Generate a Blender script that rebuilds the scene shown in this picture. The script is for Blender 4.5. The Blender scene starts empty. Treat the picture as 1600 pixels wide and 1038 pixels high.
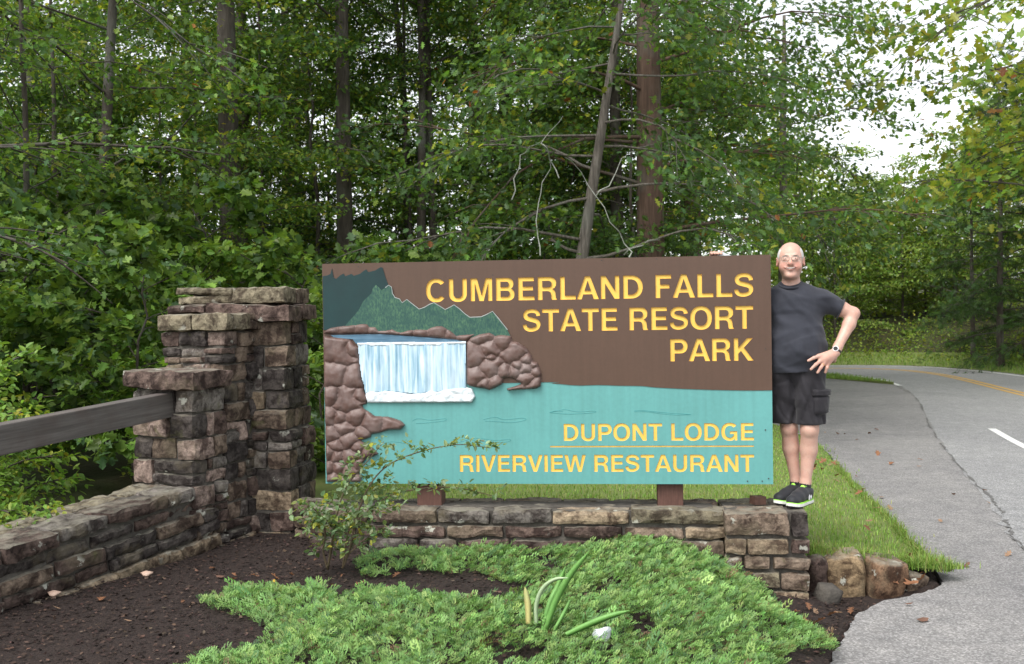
import bpy, bmesh, math, random
import numpy as np
from mathutils import Vector, Matrix, noise as mnoise

scene = bpy.context.scene
COL = scene.collection
# ------------------------------------------------------------------ camera
FOC = 1600.0                      # focal length in pixels of the 1600 px wide photograph
CAM = np.array([0.0, 0.0, 1.8])
PITCH, ROLL = 14 / 1600.0, 0.01457
def _rot():
    a = math.pi / 2 - PITCH
    rx = np.array([[1, 0, 0], [0, math.cos(a), -math.sin(a)], [0, math.sin(a), math.cos(a)]])
    c, s = math.cos(-ROLL), math.sin(-ROLL)
    return rx @ np.array([[c, -s, 0], [s, c, 0], [0, 0, 1]])
ROT = _rot()
cd = bpy.data.cameras.new('camera')
cd.sensor_width = 36.0
cd.lens = 36.0 * FOC / 1600.0
cd.clip_start, cd.clip_end = 0.1, 2000
cd.dof.use_dof = True
cd.dof.focus_distance = 6.9
cd.dof.aperture_fstop = 5.0
cam = bpy.data.objects.new('camera', cd)
COL.objects.link(cam)
m4 = Matrix([list(r) + [0] for r in ROT.tolist()] + [[0, 0, 0, 1]])
m4.translation = Vector(CAM)
cam.matrix_world = m4
scene.camera = cam
# ------------------------------------------------------------------ sky, sun, exposure (bright overcast)
SUN_EL, SUN_AZ = math.radians(52), math.radians(215)      # azimuth clockwise from +Y: light comes from behind the camera, a little from the left
w = bpy.data.worlds.new('World')
scene.world = w
w.use_nodes = True
nt = w.node_tree
nt.nodes.clear()
sky = nt.nodes.new('ShaderNodeTexSky')
sky.sky_type = 'NISHITA'
sky.sun_disc = False
sky.sun_elevation, sky.sun_rotation = SUN_EL, SUN_AZ
sky.air_density, sky.dust_density, sky.ozone_density = 1.0, 1.5, 1.0
hs = nt.nodes.new('ShaderNodeHueSaturation')
hs.inputs['Saturation'].default_value = 0.18                # cloud: the sky's blue is veiled
bg = nt.nodes.new('ShaderNodeBackground')
bg.inputs['Strength'].default_value = 0.15
ow = nt.nodes.new('ShaderNodeOutputWorld')
nt.links.new(sky.outputs[0], hs.inputs['Color'])
nt.links.new(hs.outputs[0], bg.inputs['Color'])
nt.links.new(bg.outputs[0], ow.inputs[0])
sd = bpy.data.lights.new('sun', 'SUN')
sd.energy = 1.5
sd.angle = math.radians(35)
sd.color = (1.0, 0.965, 0.91)
sun = bpy.data.objects.new('sun', sd)
COL.objects.link(sun)
_sv = Vector((math.sin(SUN_AZ) * math.cos(SUN_EL), math.cos(SUN_AZ) * math.cos(SUN_EL), math.sin(SUN_EL)))
sun.rotation_euler = _sv.to_track_quat('Z', 'Y').to_euler()
sun.location = (0, -10, 30)
vs = scene.view_settings
vs.view_transform, vs.look, vs.exposure, vs.gamma = 'Standard', 'None', 1.08, 1.0
vs.use_curve_mapping = False
scene.cycles.max_bounces = 8
scene.cycles.diffuse_bounces = 5
scene.cycles.transmission_bounces = 5
scene.cycles.sample_clamp_indirect = 6.0

# ------------------------------------------------------------------ helpers
def ray(px, py):
    d = ROT @ np.array([(px - 800) / FOC, -(py - 519) / FOC, -1.0])
    return d / np.linalg.norm(d)
def at_depth(px, py, Y):                 # the point seen at a pixel, at distance Y in front of the camera
    d = ray(px, py)
    return CAM + d * (Y / d[1])
def on_z(px, py, z):                     # the point of a horizontal plane seen at a pixel
    d = ray(px, py)
    return CAM + d * ((z - CAM[2]) / d[2])
def sstep(a, b, x):
    t = np.clip((np.asarray(x, float) - a) / (b - a), 0, 1)
    return t * t * (3 - 2 * t)

def props(o, label=None, cat=None, group=None, kind=None):
    if label: o['label'] = label
    if cat: o['category'] = cat
    if group: o['group'] = group
    if kind: o['kind'] = kind
    return o
def empty(name, loc=(0, 0, 0), rz=0.0, **k):
    o = bpy.data.objects.new(name, None)
    o.empty_display_size = 0.1
    COL.objects.link(o)
    o.location = loc
    o.rotation_euler = (0, 0, rz)
    return props(o, **k)
def link(name, me, parent=None, m=None, smooth=False, loc=None, **k):
    if m is not None and not me.materials:
        me.materials.append(m)
    if len(me.polygons):
        me.polygons.foreach_set('use_smooth', np.full(len(me.polygons), bool(smooth)))
    o = bpy.data.objects.new(name, me)
    COL.objects.link(o)
    o.parent = parent
    if loc is not None: o.location = loc
    return props(o, **k)
def mesh_np(name, V, F, col=None):
    """V (n,3); F either an (m,k) int array or a list of index lists; col (n,3) point colours."""
    V = np.asarray(V, np.float32)
    me = bpy.data.meshes.new(name)
    if isinstance(F, np.ndarray):
        k = F.shape[1]
        loops = F.astype(np.int32).ravel()
        starts = np.arange(len(F), dtype=np.int32) * k
    else:
        loops = np.array([i for f in F for i in f], np.int32)
        ln = np.array([len(f) for f in F], np.int32)
        starts = np.concatenate([[0], np.cumsum(ln)[:-1]]).astype(np.int32)
    me.vertices.add(len(V)); me.vertices.foreach_set('co', V.ravel())
    me.loops.add(len(loops)); me.loops.foreach_set('vertex_index', loops)
    me.polygons.add(len(starts)); me.polygons.foreach_set('loop_start', starts)
    if col is not None:
        a = me.color_attributes.new('Col', 'FLOAT_COLOR', 'POINT')
        c4 = np.ones((len(V), 4), np.float32); c4[:, :3] = col
        a.data.foreach_set('color', c4.ravel())
    me.update(calc_edges=True)
    me.validate()
    return me
class MB:                                 # collects pieces of one mesh
    def __init__(s): s.V, s.F, s.n = [], [], 0
    def add(s, V, F):
        V = np.asarray(V, float).reshape(-1, 3)
        s.V.append(V); s.F += [[int(i) + s.n for i in f] for f in F]; s.n += len(V)
        return s
    def box(s, c, d, R=None):
        x, y, z = np.array(d) / 2
        V = np.array([[sx * x, sy * y, sz * z] for sx in (-1, 1) for sy in (-1, 1) for sz in (-1, 1)])
        if R is not None: V = V @ np.asarray(R).T
        return s.add(V + np.asarray(c), [(0, 1, 3, 2), (4, 6, 7, 5), (0, 4, 5, 1), (2, 3, 7, 6), (0, 2, 6, 4), (1, 5, 7, 3)])
    def tube(s, P, r, n=8, cap=True, flat=1.0):
        V, F = tube(P, r, n, cap, flat)
        return s.add(V, F)
    def mesh(s, name): return mesh_np(name, np.concatenate(s.V), s.F)
    def build(s, name, m, parent=None, smooth=False, bevel=0, **k):
        me = s.mesh(name)
        if bevel:
            bm = bmesh.new(); bm.from_mesh(me)
            bmesh.ops.bevel(bm, geom=list(bm.edges), offset=bevel, segments=2, affect='EDGES', profile=0.6)
            bm.to_mesh(me); bm.free()
        return link(name, me, parent, m, smooth, **k)
def tube(P, r, n=8, cap=True, flat=1.0):
    P = np.asarray(P, float); r = np.broadcast_to(np.asarray(r, float), (len(P),))
    T = np.gradient(P, axis=0); T /= np.linalg.norm(T, axis=1)[:, None] + 1e-9
    ref = np.array([0, 0, 1.0]) if abs(T[0][2]) < 0.8 else np.array([1.0, 0, 0])
    V = []
    A = np.cross(T[0], ref); A /= np.linalg.norm(A)
    for i in range(len(P)):
        A = A - T[i] * A.dot(T[i]); A /= np.linalg.norm(A) + 1e-9
        B = np.cross(T[i], A)
        t = np.arange(n) * 2 * math.pi / n
        V.append(P[i] + r[i] * (np.cos(t)[:, None] * A + flat * np.sin(t)[:, None] * B))
    F = []
    for i in range(len(P) - 1):
        for j in range(n):
            k = (j + 1) % n
            F.append((i * n + j, i * n + k, (i + 1) * n + k, (i + 1) * n + j))
    if cap:
        F.append(tuple(range(n))[::-1]); F.append(tuple((len(P) - 1) * n + j for j in range(n)))
    return np.concatenate(V), F
def smooth_path(P, n):                    # Catmull-Rom through P
    P = np.asarray(P, float)
    Q = np.vstack([2 * P[0] - P[1], P, 2 * P[-1] - P[-2]])
    out = []
    for i in range(len(P) - 1):
        p0, p1, p2, p3 = Q[i:i + 4]
        for t in np.linspace(0, 1, n, endpoint=False):
            out.append(0.5 * (2 * p1 + (p2 - p0) * t + (2 * p0 - 5 * p1 + 4 * p2 - p3) * t * t + (3 * p1 - p0 - 3 * p2 + p3) * t ** 3))
    out.append(P[-1])
    return np.array(out)
def fill_loops(loops, y=0.0):             # planar region bounded by 2D loops (even-odd, so inner loops are holes) -> V, F in the x-z plane
    cu = bpy.data.curves.new('region', 'CURVE')
    cu.dimensions = '2D'; cu.fill_mode = 'FRONT'
    for L in loops:
        sp = cu.splines.new('POLY'); sp.points.add(len(L) - 1)
        sp.points.foreach_set('co', np.array([[a, b, 0, 1] for a, b in L], np.float32).ravel())
        sp.use_cyclic_u = True
    ob = bpy.data.objects.new('region', cu)
    me = bpy.data.meshes.new_from_object(ob)
    V = np.zeros(len(me.vertices) * 3, np.float32); me.vertices.foreach_get('co', V); V = V.reshape(-1, 3)
    F = [tuple(p.vertices) for p in me.polygons]
    bpy.data.objects.remove(ob); bpy.data.curves.remove(cu); bpy.data.meshes.remove(me)
    # face the front (-y)
    out = np.stack([V[:, 0], np.full(len(V), y), V[:, 1]], 1)
    if F:
        a, b, c = (out[i] for i in F[0][:3])
        if np.cross(b - a, c - a)[1] > 0: F = [f[::-1] for f in F]
    return out, F
def in_poly(x, y, L):
    L = np.asarray(L, float); ins = np.zeros(np.shape(x), bool)
    x0, y0 = L[-1]
    for x1, y1 in L:
        c = ((y1 > y) != (y0 > y)) & (x < (x0 - x1) * (y - y1) / (y0 - y1 + 1e-12) + x1)
        ins ^= c; x0, y0 = x1, y1
    return ins
def dist_poly(x, y, L, closed=True):
    L = np.asarray(L, float); d = np.full(np.shape(x), 1e9)
    n = len(L)
    for i in range(n if closed else n - 1):
        a, b = L[i], L[(i + 1) % n]
        e = b - a; t = np.clip(((x - a[0]) * e[0] + (y - a[1]) * e[1]) / (e @ e + 1e-12), 0, 1)
        d = np.minimum(d, np.hypot(x - a[0] - t * e[0], y - a[1] - t * e[1]))
    return d
def vnoise(x, y, seed=0):                 # smooth value noise on arrays
    rs = np.random.RandomState(seed); g = rs.rand(64, 64)
    xi, yi = np.floor(x).astype(int), np.floor(y).astype(int)
    fx, fy = x - xi, y - yi
    fx, fy = fx * fx * (3 - 2 * fx), fy * fy * (3 - 2 * fy)
    q = lambda a, b: g[a % 64, b % 64]
    return (q(xi, yi) * (1 - fx) + q(xi + 1, yi) * fx) * (1 - fy) + (q(xi, yi + 1) * (1 - fx) + q(xi + 1, yi + 1) * fx) * fy
def fbm(x, y, seed=0, o=4):
    return sum(vnoise(x * 2 ** i, y * 2 ** i, seed + i) * 0.5 ** (i + 1) for i in range(o))

# ------------------------------------------------------------------ materials
def newmat(name):
    m = bpy.data.materials.new(name); m.use_nodes = True
    t = m.node_tree; b = t.nodes['Principled BSDF']
    return m, t, b
def nd(t, kind, **k):
    n = t.nodes.new('ShaderNode' + kind)
    for a, v in k.items():
        if a in n.inputs.keys() if isinstance(a, str) else False: n.inputs[a].default_value = v
        else: setattr(n, a, v)
    return n
def rgba(c): return (c[0], c[1], c[2], 1.0)
def ramp(t, src, stops, interp='LINEAR'):
    r = t.nodes.new('ShaderNodeValToRGB'); r.color_ramp.interpolation = interp
    e = r.color_ramp.elements
    while len(e) < len(stops): e.new(0.5)
    for i, (p, c) in enumerate(stops):
        e[i].position = p; e[i].color = rgba(c) if len(c) == 3 else c
    t.links.new(src, r.inputs[0]); return r.outputs[0]
def noise_tex(t, vec, scale, detail=4, rough=0.55, dist=0.0):
    n = t.nodes.new('ShaderNodeTexNoise')
    n.inputs['Scale'].default_value = scale; n.inputs['Detail'].default_value = detail
    n.inputs['Roughness'].default_value = rough; n.inputs['Distortion'].default_value = dist
    if vec is not None: t.links.new(vec, n.inputs['Vector'])
    return n.outputs['Fac']
def mixc(t, fac, a, b, mode='MIX'):
    n = t.nodes.new('ShaderNodeMix'); n.data_type = 'RGBA'; n.blend_type = mode
    for s, v in ((n.inputs[0], fac), (n.inputs[6], a), (n.inputs[7], b)):
        if isinstance(v, (int, float)): s.default_value = v
        elif isinstance(v, (tuple, list)): s.default_value = rgba(v)
        else: t.links.new(v, s)
    return n.outputs[2]
def math_n(t, op, a, b=0.0):
    n = t.nodes.new('ShaderNodeMath'); n.operation = op
    for s, v in ((n.inputs[0], a), (n.inputs[1], b)):
        if isinstance(v, (int, float)): s.default_value = v
        else: t.links.new(v, s)
    return n.outputs[0]
def bump(t, b, h, strength=0.3, dist=0.01):
    n = t.nodes.new('ShaderNodeBump'); n.inputs['Strength'].default_value = strength; n.inputs['Distance'].default_value = dist
    t.links.new(h, n.inputs['Height']); t.links.new(n.outputs[0], b.inputs['Normal'])
def coords(t, kind='Object', scale=None):
    if kind == 'World': o = t.nodes.new('ShaderNodeNewGeometry').outputs['Position']
    else: o = t.nodes.new('ShaderNodeTexCoord').outputs[kind]
    if scale:
        mp = t.nodes.new('ShaderNodeMapping'); mp.inputs['Scale'].default_value = scale
        t.links.new(o, mp.inputs['Vector']); o = mp.outputs[0]
    return o
def simple(name, c1, c2=None, scale=20, rough=0.6, bumps=0.15, bscale=None, bdist=0.005, kind='Object', stretch=None, spec=0.4, metal=0.0, detail=5):
    m, t, b = newmat(name)
    v = coords(t, kind, stretch)
    f = noise_tex(t, v, scale, detail)
    t.links.new(ramp(t, f, [(0.3, c1), (0.7, c2 or tuple(x * 0.8 for x in c1))]), b.inputs['Base Color'])
    b.inputs['Roughness'].default_value = rough; b.inputs['Specular IOR Level'].default_value = spec; b.inputs['Metallic'].default_value = metal
    if bumps: bump(t, b, noise_tex(t, v, bscale or scale * 3, 4), bumps, bdist)
    return m
def leaf_mat(name, gloss=0.45, trans=0.5, tint=(1.35, 1.3, 0.55)):
    m, t, b = newmat(name)
    a = t.nodes.new('ShaderNodeAttribute'); a.attribute_name = 'Col'
    b.inputs['Roughness'].default_value = gloss; b.inputs['Specular IOR Level'].default_value = 0.35
    t.links.new(a.outputs['Color'], b.inputs['Base Color'])
    tr = t.nodes.new('ShaderNodeBsdfTranslucent')
    t.links.new(mixc(t, 1.0, a.outputs['Color'], tint, 'MULTIPLY'), tr.inputs['Color'])
    mx = t.nodes.new('ShaderNodeMixShader'); mx.inputs[0].default_value = trans
    out = t.nodes['Material Output']
    t.links.new(b.outputs[0], mx.inputs[1]); t.links.new(tr.outputs[0], mx.inputs[2]); t.links.new(mx.outputs[0], out.inputs['Surface'])
    return m
# ================================================================== the setting: ground, lawn, mulch bed, asphalt
EDGE = np.array([(0.0, 1.2), (0.75, 3.0), (1.45, 4.8), (1.63, 5.32), (1.82, 5.72), (2.04, 6.14), (2.31, 6.47), (2.57, 6.62), (2.85, 6.86), (2.98, 7.25),
                 (3.24, 8.63), (3.63, 10.97), (4.3, 14.26), (4.45, 16.6), (4.4, 18.2), (4.35, 19.8)])     # edge of the asphalt, towards the lawn and bed
ROAD_L = np.array([(2.6, -6), (3.1, 0), (3.45, 5), (3.9, 7.8), (4.2, 8.8), (4.7, 10.3), (5.43, 12.6), (6.75, 16.4), (9.15, 23.3), (10.25, 27.5), (10.4, 31), (9.3, 33.6), (6, 35.2), (-6, 36.5)])
ROAD_R = np.array([(15, -6), (15, 0), (15, 5), (15, 7.8), (15, 8.8), (14.9, 10.3), (14.8, 12.6), (14.7, 16.4), (14.8, 23.3), (15.3, 29), (15.5, 34.6), (14.2, 38.4), (9, 39.8), (-6, 41)])
LINE_C = np.array([(9.6, -6), (9.7, 5), (10.0, 12), (10.7, 18), (11.6, 23.1), (12.9, 29.4), (13.35, 33), (12.9, 35.7), (10.6, 37.2), (5, 38.1), (-6, 38.9)])
LAWN_EDGE = EDGE[9:]
APRON = np.vstack([EDGE, [(4.5, 21.5), (5.0, 24.0), (6.0, 26.5), (8.3, 30.5), (9.5, 32.5), (12, 30), (11, 20), (8, 12), (6, 4), (5, 0), (3, -4), (-2.5, -4)]])

def z_lawn(x, y):
    d = dist_poly(x, y, LAWN_EDGE, closed=False)
    return 0.02 + 0.42 * (1 - np.exp(-0.55 * d)) + 0.02 * (fbm(x * 1.3 + 9, y * 1.3, 5) - 0.5)
def z_mulch(x, y):
    z = 0.285 * (1 - sstep(0.75, 1.9, x)) + 0.035 * (fbm(x * 1.5 + 7, y * 1.5 + 3, 11) - 0.5) * (1 - sstep(1.2, 1.8, x))
    z = z - 0.06 * sstep(1.85, 2.1, x) * sstep(6.0, 6.3, y) * (1 - sstep(2.5, 2.75, x))
    ins = in_poly(x, y, APRON)
    return np.where(ins, -0.09, z)
def z_ground(x, y):
    left = 0.40 * (1 - sstep(-1.0, 5.5, x - 0.12 * (y - 8))) * sstep(6.9, 7.6, y) + 0.02
    left = left + 0.045 * np.clip(y - 15, 0, 60) * (1 - sstep(0, 7, x - 0.1 * (y - 15)))
    d = dist_poly(x, y, ROAD_R, closed=False)
    cx = np.interp(y, ROAD_R[:11, 1], ROAD_R[:11, 0])
    far = ((x > cx) & (y <= 38.4)) | (y > 39.5 + 0 * x)
    bank = np.where(far, -0.06 + 1.7 * sstep(0.8, 7, d) + 0.05 * np.clip(d - 5, 0, 80), 0)
    inroad = in_poly(x, y, np.vstack([ROAD_L, ROAD_R[::-1]])) | in_poly(x, y, APRON)
    z = np.where(far, bank, left)
    z = np.where(inroad, -0.12, z)
    z = np.where((y < 7.2) | ((x > -3.2) & (x < 4.6) & (y < 18.6)), -0.15, z)
    return z

m_ground = simple('forest_floor_soil', (0.055, 0.042, 0.022), (0.05, 0.07, 0.02), scale=1.5, rough=0.9, bumps=0.6, bscale=9, bdist=0.05, kind='World')
def axis(lo, hi, core_lo, core_hi, step):
    core = np.arange(core_lo, core_hi + step / 2, step)
    a = core_lo - np.geomspace(step, core_lo - lo, 14)[::-1]; b = core_hi + np.geomspace(step, hi - core_hi, 14)
    return np.concatenate([a, core, b])
gx, gy = axis(-420, 420, -18, 30, 0.8), axis(-60, 600, -2, 52, 0.8)
GX, GY = np.meshgrid(gx, gy)
GZ = z_ground(GX, GY)
def grid_faces(ny, nx):
    i = np.arange(ny * nx).reshape(ny, nx)
    return np.stack([i[:-1, :-1], i[:-1, 1:], i[1:, 1:], i[1:, :-1]], -1).reshape(-1, 4)
link('ground', mesh_np('ground', np.stack([GX, GY, GZ], -1).reshape(-1, 3), grid_faces(*GX.shape)), m=m_ground, smooth=True, kind='structure', label='leaf-strewn forest floor and roadside earth')

# lawn: rows from the asphalt edge back to the wood
def lawn_right(y): return np.interp(y, LAWN_EDGE[:5, 1], LAWN_EDGE[:5, 0])
ly = np.concatenate([np.arange(6.9, 9, 0.1), np.arange(9, 18.2, 0.3)])
lx = np.linspace(0, 1, 46)
LY = np.repeat(ly[:, None], 46, 1)
LL = np.interp(LY, [6.9, 7.12, 7.22, 7.5, 7.62, 7.9], [1.9, 1.7, -1.05, -1.1, -1.45, -3.0])
LX = LL + (lawn_right(LY) + 0.10 * (vnoise(LY * 3, LY * 0, 2) - 0.5) + 0.06 * (vnoise(LY * 9, LY * 0, 6) - 0.5) - LL) * lx[None] ** 0.8
LZ = z_lawn(LX, LY) + 0.0
m_lawn = simple('lawn_turf', (0.13, 0.19, 0.045), (0.18, 0.20, 0.065), scale=5, rough=0.9, bumps=0.5, bscale=60, bdist=0.02, kind='World')
link('lawn', mesh_np('lawn', np.stack([LX, LY, LZ], -1).reshape(-1, 3), grid_faces(*LX.shape)), m=m_lawn, smooth=True, kind='structure', label='mown grass strip behind the sign wall')

# mulch bed
m_mulch = simple('bark_mulch', (0.014, 0.009, 0.008), (0.045, 0.028, 0.022), scale=60, rough=0.95, bumps=0.9, bscale=90, bdist=0.02, kind='World')
mx, my = np.arange(-5.0, 3.15, 0.06), np.arange(2.6, 7.75, 0.06)
MX, MY = np.meshgrid(mx, my)
MZ = z_mulch(MX, MY) + 0.012 * (fbm(MX * 14, MY * 14, 3) - 0.5)
link('mulch_bed', mesh_np('mulch_bed', np.stack([MX, MY, MZ], -1).reshape(-1, 3), grid_faces(*MX.shape)), m=m_mulch, smooth=True, kind='structure', label='dark bark mulch bed in front of the walls')

# mown verge along the far side of the road
def bank_pts(o):
    P = smooth_path(ROAD_R[4:], 12); T = np.gradient(P, axis=0); T /= np.linalg.norm(T, axis=1)[:, None]
    q = P + np.stack([T[:, 1], -T[:, 0]], 1) * o; return np.c_[q, np.full(len(q), 0.0)]
VB = np.stack([bank_pts(o) for o in (0.0, .5, 1.1, 1.8, 2.6)]); VB[..., 2] = np.array([.012, .06, .12, .24, .42])[:, None]
link('verge', mesh_np('verge', VB.reshape(-1, 3), grid_faces(*VB.shape[:2])[:, ::-1]), m=m_lawn, smooth=True, kind='structure', label='mown grass verge along the far edge of the road')
# asphalt
def asphalt(name, base, stain):
    m, t, b = newmat(name)
    v = coords(t, 'World')
    vo = t.nodes.new('ShaderNodeTexVoronoi'); vo.inputs['Scale'].default_value = 95
    t.links.new(v, vo.inputs['Vector'])
    agg = ramp(t, vo.outputs['Color'], [(0.25, tuple(c * 0.68 for c in base)), (0.6, base), (0.9, tuple(min(1, c * 1.5) for c in base))])
    big = ramp(t, noise_tex(t, v, 0.55, 6, 0.6, 0.6), [(0.35, stain), (0.62, (1, 1, 1))])
    med = ramp(t, noise_tex(t, v, 5, 5), [(0.3, (0.82, 0.82, 0.82)), (0.7, (1.08, 1.07, 1.05))])
    c = mixc(t, 1.0, mixc(t, 1.0, agg, big, 'MULTIPLY'), med, 'MULTIPLY')
    t.links.new(c, b.inputs['Base Color'])
    b.inputs['Roughness'].default_value = 0.82; b.inputs['Specular IOR Level'].default_value = 0.35
    bump(t, b, vo.outputs['Distance'], 0.5, 0.006)
    return m
m_apron = asphalt('driveway_asphalt', (0.265, 0.258, 0.255), (0.82, 0.82, 0.84))
m_road = asphalt('road_asphalt', (0.30, 0.30, 0.303), (0.88, 0.88, 0.89))
eb = np.vstack([smooth_path(EDGE, 8), APRON[len(EDGE):]])
rs = np.random.RandomState(4)
eb[:8 * (len(EDGE) - 1), :] += rs.normal(0, 0.008, (8 * (len(EDGE) - 1), 2))
V, F = fill_loops([eb])
V = np.stack([V[:, 0], V[:, 2], np.zeros(len(V))], 1)
if len(F):
    a, b_, c_ = (V[i] for i in F[0][:3])
    if np.cross(b_ - a, c_ - a)[2] < 0: F = [f[::-1] for f in F]
mb = MB().add(V, F)
ne = 8 * (len(EDGE) - 1) + 1
sk = np.vstack([np.c_[eb[:ne], np.zeros(ne)], np.c_[eb[:ne] + [0.0, 0.0], np.full(ne, -0.14)]])
mb.add(sk, [(i, i + 1, ne + i + 1, ne + i) for i in range(ne - 1)])
mb.build('driveway', m_apron, kind='structure', label='worn grey asphalt pull-off beside the road')
RL, RR = smooth_path(ROAD_L, 8), smooth_path(ROAD_R, 8)
RL[8:] += rs.normal(0, 0.015, RL[8:].shape)
nr = len(RL)
RV = np.concatenate([np.c_[RL + (RR - RL) * k, np.full(nr, 0.004)] for k in np.linspace(0, 1, 9)])
RF = [(k * nr + i, (k + 1) * nr + i, (k + 1) * nr + i + 1, k * nr + i + 1) for k in range(8) for i in range(nr - 1)]
link('road', mesh_np('road', RV, RF), m=m_road, kind='structure', label='grey two-lane road curving away into the wood')

def strip(P, w, z, n=10, off=0.0, jitter=0.0):
    P = smooth_path(np.asarray(P, float), n)
    T = np.gradient(P, axis=0); T /= np.linalg.norm(T, axis=1)[:, None]
    N = np.stack([-T[:, 1], T[:, 0]], 1)
    r_ = np.random.RandomState(1)
    C = P + N * off
    a = C + N * (w / 2 + jitter * r_.randn(len(P), 1)); b = C - N * (w / 2 + jitter * r_.randn(len(P), 1))
    k = len(P)
    return np.vstack([np.c_[a, np.full(k, z)], np.c_[b, np.full(k, z)]]), [(i, k + i, k + i + 1, i + 1) for i in range(k - 1)]
m_white = simple('road_paint_white', (0.62, 0.62, 0.6), (0.78, 0.78, 0.76), scale=9, rough=0.7, bumps=0.1, kind='World')
m_yellow = simple('road_paint_yellow', (0.52, 0.30, 0.055), (0.62, 0.38, 0.09), scale=6, rough=0.7, bumps=0.1, kind='World')
for off in (-0.11, 0.11):
    V, F = strip(LINE_C, 0.11, 0.0085, off=off)
    link('centre_line', mesh_np('centre_line', V, F), m=m_yellow, kind='structure', label='double yellow centre line of the road')
V, F = strip(ROAD_R + [(-0.3, -0.25)], 0.13, 0.0085)
link('edge_line', mesh_np('edge_line', V, F), m=m_white, kind='structure', label='white edge line along the far side of the road')
V, F = strip([(6.93, 13.75), (7.2, 14.8), (7.62, 16.3)], 0.12, 0.0085)
link('lane_marking', mesh_np('lane_marking', V, F), m=m_white, kind='structure', label='short white painted dash on the near lane')
V, F = strip([(10.18, 26.9), (10.55, 29), (10.65, 31), (10.0, 33.0), (7.5, 34.9), (0, 36.2)], 0.12, 0.0085)
link('edge_line', mesh_np('edge_line', V, F), m=m_white, kind='structure', label='white edge line beside the thin grass island')
m_crack = simple('crack_tar', (0.085, 0.082, 0.08), (0.16, 0.155, 0.15), scale=30, rough=0.8, bumps=0.4, kind='World')
cp = smooth_path(ROAD_L[2:10], 22)
cp += np.cumsum(np.random.RandomState(7).normal(0, 0.012, cp.shape), axis=0) * 0.6
V, F = strip(cp, 0.018, 0.0082, n=1, jitter=0.010)
kp = vnoise(np.arange(len(F)) * .35, np.zeros(len(F)), 17) > .36
F = [f for f, k_ in zip(F, kp) if k_]
link('seam_crack', mesh_np('seam_crack', V, F), m=m_crack, kind='structure', label='dark ragged crack along the seam of road and pull-off')
isl = smooth_path([(10.2, 27.4), (10.22, 29), (10.1, 31), (9.3, 32.9), (7.0, 34.3), (3, 35.2), (3, 34.4), (7, 33.3), (9.0, 31.6), (9.72, 29.5), (10.2, 27.4)], 6)
V, F = fill_loops([isl[:-1]])
V = np.stack([V[:, 0], V[:, 2], np.full(len(V), 0.07)], 1)
mbi = MB().add(V, F); k = len(isl)
mbi.add(np.vstack([np.c_[isl, np.full(k, 0.07)], np.c_[isl, np.full(k, -0.02)]]), [(i, i + 1, k + i + 1, k + i) for i in range(k - 1)])
mbi.build('verge', m_lawn, kind='structure', label='thin grass island between pull-off and road')
# ================================================================== the sign
SIGN_O = np.array([-1.3086, 7.0969, 0.7043]); SIGN_A = 0.1017
SW, SH = 3.0443, 1.524
su = np.array([math.cos(SIGN_A), -math.sin(SIGN_A), 0.0]); sn = np.array([-math.sin(SIGN_A), -math.cos(SIGN_A), 0.0])
def uv(px, py):                                     # picture point on the board's face -> metres along / up the board
    d = ray(px, py); t = ((SIGN_O - CAM) @ sn) / (d @ sn); p = CAM + d * t - SIGN_O
    return np.array([p @ su, p[2]])
def z3(x, y): return uv(480 + x / 2.595, 380 + y / 2.595)
def z3s(L): return np.array([z3(*p) for p in L])

def paint(name, c, rough=0.42, var=0.12):
    m, t, b = newmat(name); v = coords(t, 'Object')
    f = noise_tex(t, v, 2.2, 6, 0.6); g = noise_tex(t, v, 40, 4)
    k = mixc(t, 0.5, ramp(t, f, [(0.3, (1 - var,) * 3), (0.7, (1 + var,) * 3)]), ramp(t, g, [(0.35, (0.94,) * 3), (0.65, (1.05,) * 3)]))
    col = mixc(t, 1.0, c, k, 'MULTIPLY')
    streak = ramp(t, noise_tex(t, coords(t, 'Object', (30, 30, 1.2)), 1.0, 4, 0.6), [(0.42, (1, 1, 1)), (0.75, (0.86, 0.85, 0.83))])   # rain dirt
    t.links.new(mixc(t, 0.7, col, mixc(t, 1.0, col, streak, 'MULTIPLY')), b.inputs['Base Color'])
    b.inputs['Roughness'].default_value = rough; b.inputs['Specular IOR Level'].default_value = 0.4
    bump(t, b, noise_tex(t, v, 70, 4), 0.12, 0.003)
    return m
m_brown = paint('sign_brown_paint', (0.090, 0.051, 0.034))
m_teal = paint('sign_teal_paint', (0.112, 0.325, 0.312))
m_gold = paint('sign_gold_paint', (0.76, 0.50, 0.095), rough=0.5, var=0.16)
m_post = simple('post_stain', (0.075, 0.034, 0.026), (0.12, 0.058, 0.042), scale=14, rough=0.65, bumps=0.4, stretch=(6, 6, 0.7))

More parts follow.
